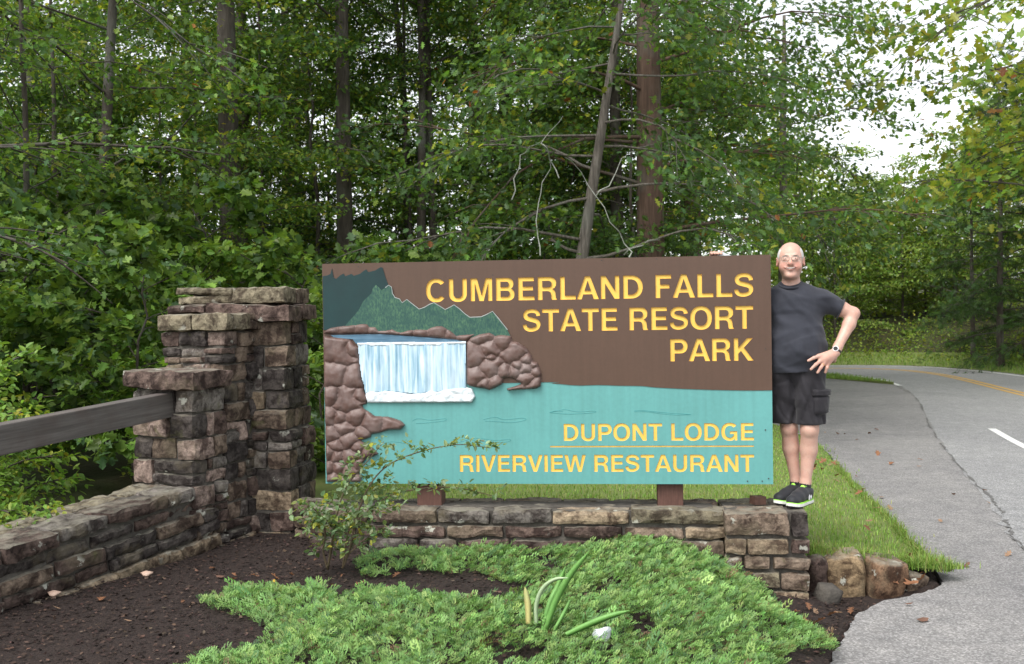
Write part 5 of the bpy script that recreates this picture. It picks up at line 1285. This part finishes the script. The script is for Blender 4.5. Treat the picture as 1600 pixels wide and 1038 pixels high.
# --- shrubs behind the low wall
shrub = [make_tree(R_(501 + i), H, .025, .1, sp, 22, k, sz, n, *c, rise=.55, droop=.3, flat=.7, nsub=6, prof=lambda q: 1.1 - .5 * q, bend=.8) for i, (H, sp, k, sz, n, c) in enumerate(
    [(1.5, .85, 'ovate', .075, 3800, ([G_LIT, G_MID, G_YEL], [5, 3, .6])), (2.1, 1.0, 'maple', .11, 2600, ([G_MID, G_LIT, G_BLU], [4, 3, 2])), (1.1, .8, 'ovate', .06, 3600, ([G_LIT, G_YEL, G_MID], [4, 1.0, 3]))])]
sp_ = [(-3.55, 7.3, 2, 1.0), (-4.3, 8.0, 0, 1.05), (-5.4, 8.6, 1, 1.0), (-3.3, 8.9, 1, .9), (-4.4, 9.8, 1, 1.1), (-2.9, 10.2, 0, 1.2), (-6.2, 10.5, 1, 1.2), (-5.1, 11.6, 1, 1.3), (-3.6, 11.8, 0, 1.4), (-7.2, 12.5, 1, 1.4), (-6.0, 13.6, 1, 1.5), (-2.6, 12.4, 1, 1.2), (-2.4, 9.4, 2, 1.1), (-4.0, 13.4, 1, 1.4), (-2.1, 14.2, 1, 1.3), (-3.2, 6.6, 2, .8), (-1.7, 9.6, 1, .9), (-1.3, 11.5, 0, 1.2)]
for x, y, k, s_ in sp_:
    lab = ['small-leaved light green shrub ', 'broad-leaved green shrub ', 'low spreading light green bush '][k] + ('close behind the long low wall' if y < 9.2 and x < -2.9 else 'in the thicket beyond the timber rail' if x / y < -.335 else 'in the thicket behind the stepped pier')
    plant_tree('shrub', shrub[k], x, y, x * 3 + y, s_, lab, lab.replace('shrub', 'shrubs').replace('bush', 'bushes'), lf=m_leaf_lit, cat='shrub', parts=('stems', 'foliage'))
# --- right of the road
syc = make_tree(R_(601), 13, .2, 2.6, 6.6, 36, 'maple', .17, 11000, [G_YEL, G_LIT, G_MID, RUST], [5, 4, 3, .06], rise=.2, droop=.45, flat=.45, nsub=9, prof=lambda q: 1.05 - .25 * q)
plant_tree('sycamore_tree', syc, 15.6, 23.5, 2.4, 1.28, 'large yellow-green tree reaching over the road edge', lf=m_leaf_lit)
plant_tree('sycamore_tree', syc, 20.5, 30.5, .7, 1.0, 'yellow-green tree standing behind the dark conifers', lf=m_leaf_lit)
hem = make_tree(R_(611), 13, .17, .9, 3.0, 46, 'needle', .34, 3600, [G_DARK, G_BLU, (.03, .06, .022)], [4, 4, 3], rise=-.05, droop=.3, flat=.35, nsub=8, prof=lambda q: 1.1 - .75 * q)
for px, Y, s_ in ((1520, 37.5, .58), (1562, 34.5, .76), (1606, 35, .85)):
    x, y = depth_xy(px, Y); plant_tree('conifer_tree', hem, x, y, px, s_, 'dark shaggy conifer on the road bank', 'dark conifers on the road bank')
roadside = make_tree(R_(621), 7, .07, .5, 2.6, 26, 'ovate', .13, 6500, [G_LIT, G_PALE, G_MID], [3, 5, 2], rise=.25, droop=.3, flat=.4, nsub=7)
rs = R_(9)
for i in range(17):
    px = 1235 + i * 21 + rs.uniform(-8, 8); Y = rs.uniform(43, 50); x, y = depth_xy(px, Y); top = 0.92 if 1300 < px < 1490 else 1.15
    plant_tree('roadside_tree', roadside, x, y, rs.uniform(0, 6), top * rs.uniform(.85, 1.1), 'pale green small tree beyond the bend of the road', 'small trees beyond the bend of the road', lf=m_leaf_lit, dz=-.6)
# far wood that reads as one mass
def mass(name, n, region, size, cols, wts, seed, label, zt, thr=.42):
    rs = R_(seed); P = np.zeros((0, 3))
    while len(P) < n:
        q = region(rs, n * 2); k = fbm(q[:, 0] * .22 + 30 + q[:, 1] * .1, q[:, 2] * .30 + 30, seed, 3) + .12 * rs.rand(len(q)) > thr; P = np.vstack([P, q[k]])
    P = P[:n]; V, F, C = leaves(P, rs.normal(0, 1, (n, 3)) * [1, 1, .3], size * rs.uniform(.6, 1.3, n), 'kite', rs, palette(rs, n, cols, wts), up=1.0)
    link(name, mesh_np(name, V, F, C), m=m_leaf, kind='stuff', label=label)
def reg_back(rs, n):
    Y = rs.uniform(33, 46, n); x = (rs.uniform(-250, 1230, n) - 800) / 1600 * Y; return np.c_[x, Y, 1.0 + rs.rand(n) ** 1.3 * 11]
mass('woodland', 43000, reg_back, .27, [G_LIT, G_MID, G_YEL, G_BLU], [4, 4, 3.5, 1.5], 71, 'deep wood fading back behind the nearer trees', 13)  # yellow-green mix puts light from a clearing behind into the leaf colour
def reg_right(rs, n):
    Y = rs.uniform(46, 58, n); px = rs.uniform(1180, 1750, n); x = (px - 800) / 1600 * Y; top = np.interp(px, [1180, 1290, 1330, 1490, 1520, 1750], [9, 9, 6.2, 6.6, 12, 13]); return np.c_[x, Y, .8 + rs.rand(n) * top]
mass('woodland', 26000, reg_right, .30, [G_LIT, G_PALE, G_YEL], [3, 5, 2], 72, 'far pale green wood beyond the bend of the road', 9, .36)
def reg_weeds(rs, n):
    P = smooth_path(ROAD_R[6:], 30); T = np.gradient(P, axis=0); T /= np.linalg.norm(T, axis=1)[:, None]; N = np.stack([T[:, 1], -T[:, 0]], 1)
    i = rs.randint(0, len(P), n); o = .95 + 3.6 * rs.rand(n); q = P[i] + N[i] * o[:, None]; z = z_ground(q[:, 0], q[:, 1])
    return np.c_[q, z + rs.rand(n) * (.05 + .30 * (o - .85))]
mass('roadside_weeds', 22000, reg_weeds, .13, [G_LIT, G_PALE, G_YEL], [4, 5, 2], 73, 'rank weeds and grass along the far road bank', 1, .30)
# ================================================================== ground plants, litter
rs = R_(21)
m_grass = leaf_mat('grass_blade', .55, .3)
def blades(name, P, L, wd, cols, label, lean=.5):
    n = len(P); az = rs.uniform(0, 6.283, n); d = np.c_[np.cos(az), np.sin(az), np.zeros(n)]; sd = np.c_[-np.sin(az), np.cos(az), np.zeros(n)]; ln = np.abs(rs.normal(0, lean, n))[:, None]
    L = L[:, None]; up = np.array([0, 0, 1.0])
    m1 = P + up * L * .55 + d * L * ln * .25; tp = P + up * L * (1 - .25 * ln) + d * L * ln * .8
    V = np.stack([P - sd * wd, P + sd * wd, m1 + sd * wd * .8, m1 - sd * wd * .8, tp + sd * wd * .1, tp - sd * wd * .1], 1).reshape(-1, 3)
    F = (np.array([(0, 1, 2, 3), (3, 2, 4, 5)])[None] + (np.arange(n) * 6)[:, None, None]).reshape(-1, 4)
    return link(name, mesh_np(name, V, F, np.repeat(cols, 6, 0)), m=m_grass, kind='stuff', label=label)
def lawn_pts(n, ylo, yhi):
    y = ylo + (yhi - ylo) * rs.rand(n) ** 1.6; x0 = np.interp(y, [6.9, 7.15, 7.3], [1.93, 1.75, -1.3]); x = x0 + (lawn_right(y) + .06 * rs.randn(n) - x0) * rs.rand(n)
    return np.c_[x, y, z_lawn(x, y) - .004]
P = lawn_pts(46000, 6.9, 17)
cols = palette(rs, len(P), [(.20, .34, .065), (.26, .38, .09), (.33, .35, .13), (.15, .28, .05)], [4, 4, 1.6, 2.5])
blades('grass', P, rs.uniform(.022, .055, len(P)) * np.interp(P[:, 1], [7, 9], [1.15, .9]), .0028 * np.interp(P[:, 1], [7, 16], [1, 2.2])[:, None], cols, 'short mown grass of the lawn strip')
# taller tufts along the bank edge
n = 2600; t_ = rs.rand(n); ex = np.where(t_ < .45, 1.98 + (2.9 - 1.98) * t_ / .45, 0); ey = np.where(t_ < .45, 6.93 + .05 * rs.rand(n), 0)
tt = (t_ - .45) / .55; yy = 6.95 + 5 * tt ** 1.5; ex = np.where(t_ < .45, ex, lawn_right(yy) - .08 * rs.rand(n)); ey = np.where(t_ < .45, ey, yy)
P = np.c_[ex, ey + .04 * rs.randn(n), z_lawn(ex, ey) - .01]
blades('grass', P, rs.uniform(.06, .13, n), .003, palette(rs, n, [(.15, .26, .045), (.22, .30, .07), (.28, .26, .10)], [4, 3, 1]), 'longer grass along the edge of the lawn', .9)
n = 8000; Pb = smooth_path(ROAD_R[5:], 40); Tb = np.gradient(Pb, axis=0); Tb /= np.linalg.norm(Tb, axis=1)[:, None]; i = rs.randint(0, len(Pb), n); o_ = 2.3 * rs.rand(n)
q = Pb[i] + np.stack([Tb[i, 1], -Tb[i, 0]], 1) * o_[:, None] + rs.normal(0, .05, (n, 2))
blades('grass', np.c_[q, np.interp(o_, [0, .5, 1.1, 1.8, 2.6], [.0, .05, .11, .23, .41])], rs.uniform(.06, .16, n), .012, palette(rs, n, [(.17, .28, .05), (.23, .33, .07), (.13, .23, .04)], [1, 1, 1]), 'grass of the far road verge')
n = 5000; i = rs.randint(0, len(isl) - 1, n); c0 = isl[:-1].mean(0); q = c0 + (isl[i] - c0) * np.sqrt(rs.rand(n))[:, None]
blades('grass', np.c_[q, np.full(n, .065)], rs.uniform(.05, .12, n), .006, palette(rs, n, [(.13, .24, .04), (.18, .27, .05)], [1, 1]), 'grass on the thin road island')

# ---- creeping juniper
front = [(262, 1040), (300, 1010), (370, 1008), (420, 985), (400, 965), (330, 945), (310, 935), (350, 913), (385, 901), (425, 910), (465, 913), (485, 905), (520, 915), (560, 918), (600, 915), (640, 920), (690, 926), (735, 930), (760, 933), (800, 922), (830, 903), (870, 880), (890, 858), (920, 842), (960, 836), (1000, 832), (1060, 838), (1112, 834), (1128, 850), (1165, 872), (1188, 890), (1205, 925), (1228, 950), (1300, 985), (1318, 1002), (1290, 1022), (1245, 1032), (1225, 1070), (1150, 1200), (250, 1200)]
rear = [(545, 890), (552, 868), (600, 858), (650, 850), (700, 855), (760, 846), (830, 855), (880, 846), (915, 850), (890, 880), (830, 905), (790, 905), (740, 885), (690, 892), (640, 882), (590, 894)]
def to_plan(L, z=.34): return np.array([on_z(a_, b_, np.interp(a_, [900, 1250], [z, .10]))[:2] for a_, b_ in L])
JF, JR = to_plan(front), to_plan(rear)
def jun_h(x, y):
    d = np.maximum(np.where(in_poly(x, y, JF), dist_poly(x, y, JF), 0), np.where(in_poly(x, y, JR), dist_poly(x, y, JR), 0))
    k = (d + .16 * (fbm(x * 7 + 11, y * 7, 93, 3) - .62) > 0) & (in_poly(x, y, JF) | in_poly(x, y, JR))
    mound = .55 + .9 * fbm(x * 3.2 + 5, y * 3.2, 91, 3)
    return k, (.03 + .062 * sstep(0, .4, d)) * mound * np.where(x > .9, 1.25, 1)
n = 150000; bx = rs.uniform(min(JF[:, 0].min(), -2.4), JF[:, 0].max(), n); by = rs.uniform(3.6, JF[:, 1].max() + .1, n)
k, hh = jun_h(bx, by); bx, by, hh = bx[k], by[k], hh[k]
gap = fbm(bx * 5 + 3, by * 5, 95, 3); keep = gap > .28; bx, by, hh = bx[keep], by[keep], hh[keep]
N_ = min(22500, len(bx)); bx, by, hh = bx[:N_], by[:N_], hh[:N_]
lay = rs.rand(N_) ** .5
P = np.c_[bx, by, z_mulch(bx, by) + hh * (.25 + .75 * lay)]
def spray():                                              # one shoot with tufted scale-leaf branchlets
    V, F = [], []
    def dia(p, d, L, w_):
        d = np.array(d, float); d /= np.linalg.norm(d); s_ = np.cross(d, [0, 0, 1.0]); s_ /= np.linalg.norm(s_) + 1e-9; p = np.array(p, float); k0 = len(V)
        V.extend([p, p + d * L * .5 + s_ * w_, p + d * L, p + d * L * .5 - s_ * w_]); F.append((k0, k0 + 1, k0 + 2, k0 + 3))
    r_ = R_(3)
    for i in range(4):
        x = .08 + .23 * i; z = .10 * math.sin(x * 2.5); L = .42 * (1 - .4 * x)
        for s_ in (-1, 1):
            d = np.array([.75, s_ * .8, .45 + .3 * r_.randn()]); dia((x, 0, z), d, L, .042)
            q = np.array([x, 0, z]) + d / np.linalg.norm(d) * L * .55; dia(q, d + [.7, -s_ * .5, .5], L * .6, .038)
    dia((.85, 0, .09), (1, 0, .2), .3, .05)
    return np.array(V), np.array(F)
TV, TF = spray()
az = rs.normal(-.35, .95, N_) + np.where(bx < -.3, math.pi * .9, 0) * (rs.rand(N_) < .5); el = rs.uniform(.05, .75, N_)
a = np.c_[np.cos(az) * np.cos(el), np.sin(az) * np.cos(el), np.sin(el)]; Nn = rs.normal(0, .35, (N_, 3)) + [0, -.25, 1]; Nn -= a * (Nn * a).sum(1)[:, None]; Nn /= np.linalg.norm(Nn, axis=1)[:, None]; Bn = np.cross(Nn, a)
sz = (rs.uniform(.032, .062, N_) * np.where(rs.rand(N_) < .06, 1.7, 1))[:, None, None]
V = P[:, None] + sz * (TV[None, :, 0:1] * a[:, None] + TV[None, :, 1:2] * Bn[:, None] + TV[None, :, 2:3] * Nn[:, None])
F = TF[None] + (np.arange(N_) * len(TV))[:, None, None]
cols = palette(rs, N_, [(.155, .295, .085), (.20, .35, .10), (.26, .39, .115), (.09, .185, .065)], [4, 4, 2.5, 1.5], .2)
cols = np.where((rs.rand(N_) < .03)[:, None], np.array([.16, .10, .05]), cols)
link('juniper_cover', mesh_np('juniper_cover', V.reshape(-1, 3), F.reshape(-1, 4), np.repeat(cols, len(TV), 0)), m=leaf_mat('juniper_scale_leaf', .5, .25, (1.15, 1.15, .7)), kind='stuff', label='low creeping juniper carpeting the mulch bed')

# ---- mulch chips
n = 26000; cx_, cy_ = rs.uniform(-4.2, 2.3, n), rs.uniform(3.6, 7.4, n); k = ~in_poly(cx_, cy_, APRON); cx_, cy_ = cx_[k], cy_[k]; n = len(cx_)
P = np.c_[cx_, cy_, z_mulch(cx_, cy_) + .006 + .010 * rs.rand(n)]
V, F, C = leaves(P, np.c_[rs.normal(0, 1, (n, 2)), np.zeros(n)], rs.uniform(.010, .034, n), 'kite', rs, palette(rs, n, [(.020, .012, .010), (.040, .024, .018), (.075, .045, .033), (.16, .11, .08)], [6, 5, 2, .25], .3), up=1.6, jit=.2, droop=0)
m_chip = leaf_mat('bark_chip', .85, 0.0)
link('mulch_chips', mesh_np('mulch_chips', V, F, C), m=m_chip, kind='stuff', label='loose dark bark chips strewn over the bed')

# ---- fallen leaves, each its own
def dead_leaf(kind, seed, c):
    TV, TF = leaf_template(kind); r_ = R_(seed); V = TV.copy(); V[:, 2] = .25 * (V[:, 1] ** 2) * 3 + .18 * np.sin(V[:, 0] * 3 + seed) ; V[:, 0] -= .5
    return mesh_np('fallen_leaf', V, TF, np.tile(np.array(c), (len(V), 1)) * np.exp(r_.normal(0, .15, (len(V), 1))))
m_dead = leaf_mat('dead_leaf', .7, .15)
dl_ = [dead_leaf('oak', 1, (.20, .095, .05)), dead_leaf('maple', 2, (.26, .12, .06)), dead_leaf('ovate', 3, (.15, .08, .055)), dead_leaf('oak', 4, (.30, .19, .12)), dead_leaf('ovate', 5, (.50, .33, .04))]
def litter(x, y, z, k, s_, label, group):
    o = link('fallen_leaf', dl_[k], None, m_dead, False, loc=(x, y, z), label=label, cat='leaf', group=group); o.scale = (s_, s_, s_); o.rotation_euler = (rs.normal(0, .25), rs.normal(0, .25), rs.uniform(0, 6.28))
for i in range(64):
    x, y = rs.uniform(-3.0, .3), rs.uniform(4.7, 6.9)
    if i < 26: x, y = rs.normal(-1.35, .28), rs.normal(5.75, .22)
    if jun_h(np.array([x]), np.array([y]))[0][0] or y > 7.2 + 2.3 * (x + 1.9): continue
    litter(x, y, float(z_mulch(np.array([x]), np.array([y]))[0]) + .018, rs.choice([0, 1, 2, 3, 4], p=[.3, .25, .3, .09, .06]), rs.uniform(.03, .065), 'dead leaf lying on the dark mulch', 'dead leaves on the mulch')
for i in range(22):
    y = rs.uniform(7.0, 13); x = lawn_right(y) - abs(rs.normal(0, .25)) - .03
    litter(x, y, float(z_lawn(np.array([x]), np.array([y]))[0]) + .05, rs.choice([0, 1, 3]), rs.uniform(.06, .10), 'brown dead leaf caught in the grass edge', 'dead leaves in the grass')
for i in range(24):
    y = rs.uniform(5.6, 17); x = np.interp(y, EDGE[:, 1][:14], EDGE[:, 0][:14]) + .12 + abs(rs.normal(0, 1.0))
    litter(x, y, .022, rs.choice([0, 1, 2, 3]), rs.uniform(.05, .10), 'brown dead leaf lying on the asphalt', 'dead leaves on the asphalt')
for px, py in ((1405, 905), (1415, 903), (1432, 898), (1440, 905), (1425, 910), (1395, 908)):
    p = on_z(px, py, .05); litter(p[0], p[1], .05, rs.choice([0, 1]), .10, 'rust-red dead leaf heaped at the tip of the lawn', 'rust-red leaves at the lawn tip')

for px, py in ((1262, 952), (1275, 958), (1300, 962), (1240, 968), (1282, 975), (1255, 985), (1310, 950), (1330, 942)):
    p = on_z(px, py, .02); litter(p[0], p[1], .03 + float(z_mulch(np.array([p[0]]), np.array([p[1]]))[0]), rs.choice([0, 1, 3]), .075, 'pale brown dead leaf in the mulch strip at the end of the sign wall', 'dead leaves at the end of the sign wall')
# ---- rose bush
m_cane = simple('rose_cane', (0.07, 0.06, 0.03), (0.11, 0.075, 0.045), scale=30, rough=0.7, bumps=0.2)
ro = at_depth(527, 890, 6.15); rose = empty('rose_bush', (ro[0], ro[1], float(z_mulch(np.array([ro[0]]), np.array([ro[1]]))[0])), 0, label='straggly rose bush with arching canes in front of the sign', cat='shrub')
o3 = np.array(rose.location)
cn = [[(512, 890, 6.2), (505, 860, 6.2), (508, 830, 6.18), (495, 800, 6.15), (480, 790, 6.1)], [(535, 888, 6.1), (548, 850, 6.1), (560, 800, 6.1), (580, 755, 6.1), (610, 725, 6.15), (660, 705, 6.2), (715, 695, 6.25), (765, 700, 6.3)], [(535, 888, 6.1), (560, 830, 6.15), (600, 780, 6.2), (650, 765, 6.25), (710, 762, 6.3), (770, 775, 6.3)], [(512, 890, 6.2), (520, 840, 6.15), (530, 790, 6.1), (545, 755, 6.1), (575, 720, 6.1), (600, 690, 6.1)], [(535, 888, 6.1), (545, 830, 6.05), (575, 800, 6.0), (610, 795, 6.0)], [(512, 890, 6.2), (530, 820, 6.25), (570, 775, 6.25), (600, 760, 6.25)], [(540, 870, 6.1), (575, 840, 6.1), (600, 830, 6.05)], [(508, 840, 6.2), (490, 815, 6.1), (475, 825, 6.05)]]
A, AD = [], []
for i, c_ in enumerate(cn):
    pth = smooth_path([at_depth(*q) for q in c_], 6) - o3
    MB().tube(pth, np.linspace(.008 if i < 4 else .005, .0022, len(pth)), 6).build('cane', m_cane, rose, True)
    T = np.gradient(pth, axis=0); k0 = int(len(pth) * .22)
    for j in range(k0, len(pth)):
        for r2 in range(3 if i not in (1, 2) and rs.rand() < .6 else 2 if rs.rand() < .6 else 1):
            d = rs.normal(0, 1, 3); d[2] = abs(d[2]) * .3; d /= np.linalg.norm(d); b0 = pth[j] + d * rs.uniform(.015, .07)
            for q in range(5):
                A.append(b0 + d * .02 * q * .6 + rs.normal(0, .010, 3)); AD.append(d + rs.normal(0, .5, 3))
A, AD = np.array(A), np.array(AD); n = len(A)
V, F, C = leaves(A, AD, rs.uniform(.026, .050, n), 'ovate', rs, palette(rs, n, [(.16, .24, .11), (.24, .32, .18), (.22, .27, .07), (.42, .38, .06), (.09, .15, .06)], [4, 4, 2, .7, 2]), up=.9, jit=.4)
link('foliage', mesh_np('foliage', V, F, C), rose, m_leaf_lit)
# ---- iris blades
m_iris = simple('iris_blade', (0.13, 0.30, 0.07), (0.17, 0.36, 0.09), scale=9, rough=0.45, bumps=0.15, stretch=(8, 8, 1)); m_irisp = simple('iris_pale', (0.42, 0.52, 0.33), (0.34, 0.46, 0.25), scale=9, rough=0.5, bumps=0.1); m_irisy = simple('iris_yellowed', (0.46, 0.48, 0.20), (0.52, 0.42, 0.16), scale=14, rough=0.6, bumps=0.1)
io = at_depth(860, 985, 4.71); iris = empty('iris_plant', tuple(io), 0, label='clump of sword-shaped iris leaves growing through the juniper', cat='plant')
for pth, w0, m in (([(852, 985, 4.76), (868, 940, 4.74), (890, 900, 4.71), (921, 861, 4.66)], .017, m_iris), ([(848, 985, 4.76), (858, 945, 4.78), (872, 915, 4.81), (884, 884, 4.81)], .014, m_iris), ([(838, 975, 4.76), (838, 945, 4.74), (848, 920, 4.71), (866, 906, 4.68), (888, 903, 4.66)], .011, m_irisp), ([(866, 985, 4.71), (880, 960, 4.76), (892, 935, 4.78)], .010, m_iris),
                   ([(885, 992, 4.56), (915, 978, 4.54), (950, 964, 4.52), (984, 954, 4.52)], .016, m_iris), ([(826, 975, 4.76), (825, 945, 4.76), (820, 917, 4.76)], .016, m_irisy)):
    C0 = smooth_path([at_depth(*q) for q in pth], 6) - io; k = len(C0); T = np.gradient(C0, axis=0); S = np.cross(T, [0, 1.0, 0.15]); S /= np.linalg.norm(S, axis=1)[:, None]
    wv = w0 * np.interp(np.linspace(0, 1, k), [0, .55, .85, 1], [.8, 1, .7, .05])[:, None]; nn = np.array([0, -.0016, 0])
    V = np.vstack([C0 - S * wv, C0 + nn, C0 + S * wv, C0 - nn]); F = []
    for i in range(k - 1):
        for a_, b_ in ((0, 1), (1, 2), (2, 3), (3, 0)): F.append((a_ * k + i, b_ * k + i, b_ * k + i + 1, a_ * k + i + 1))
    link('blade', mesh_np('blade', V, F), iris, m, True)
# ---- a scrap of white litter, two pale fungi
me = stone_mesh((.062, .05, .045), 901, 1.9, .012); m_lit = simple('white_plastic', (0.72, 0.74, 0.78), (0.6, 0.63, 0.68), scale=30, rough=0.35, bumps=0.3)
p = at_depth(941, 990, 4.62); link('litter_scrap', me, None, m_lit, False, loc=tuple(p), label='crumpled white scrap of litter caught in the juniper', cat='litter')
m_fun = simple('pale_fungus', (0.50, 0.33, 0.25), (0.62, 0.46, 0.36), scale=25, rough=0.7, bumps=0.3)
for px, py, Y, lab in ((84, 938, 5.75, 'pale curled fungus at the foot of the long wall'), (229, 914, 6.2, 'small pale fungus standing alone in the mulch')):
    p = at_depth(px, py, Y); q = np.linspace(0, 2 * math.pi, 15)[:-1]; V = [(0, 0, .022)] + [((.036 + .008 * math.sin(3 * t)) * math.cos(t), .026 * math.sin(t), .006 + .006 * math.sin(2 * t + 1)) for t in q]
    V2 = [(x * .9, y * .9, z - .012) for x, y, z in V]; n = len(V)
    F = [(0, 1 + i, 1 + (i + 1) % 14) for i in range(14)] + [(n, n + 1 + (i + 1) % 14, n + 1 + i) for i in range(14)] + [(1 + i, n + 1 + i, n + 1 + (i + 1) % 14, 1 + (i + 1) % 14) for i in range(14)]
    MBf = MB().add(V + V2, F); MBf.tube([(0, 0, -.03), (0, 0, .012)], .012, 7)
    z = float(z_mulch(np.array([p[0]]), np.array([p[1]]))[0]); o = MBf.build('fungus', m_fun, None, True, label=lab, cat='fungus'); o.location = (p[0], p[1], z + .025)
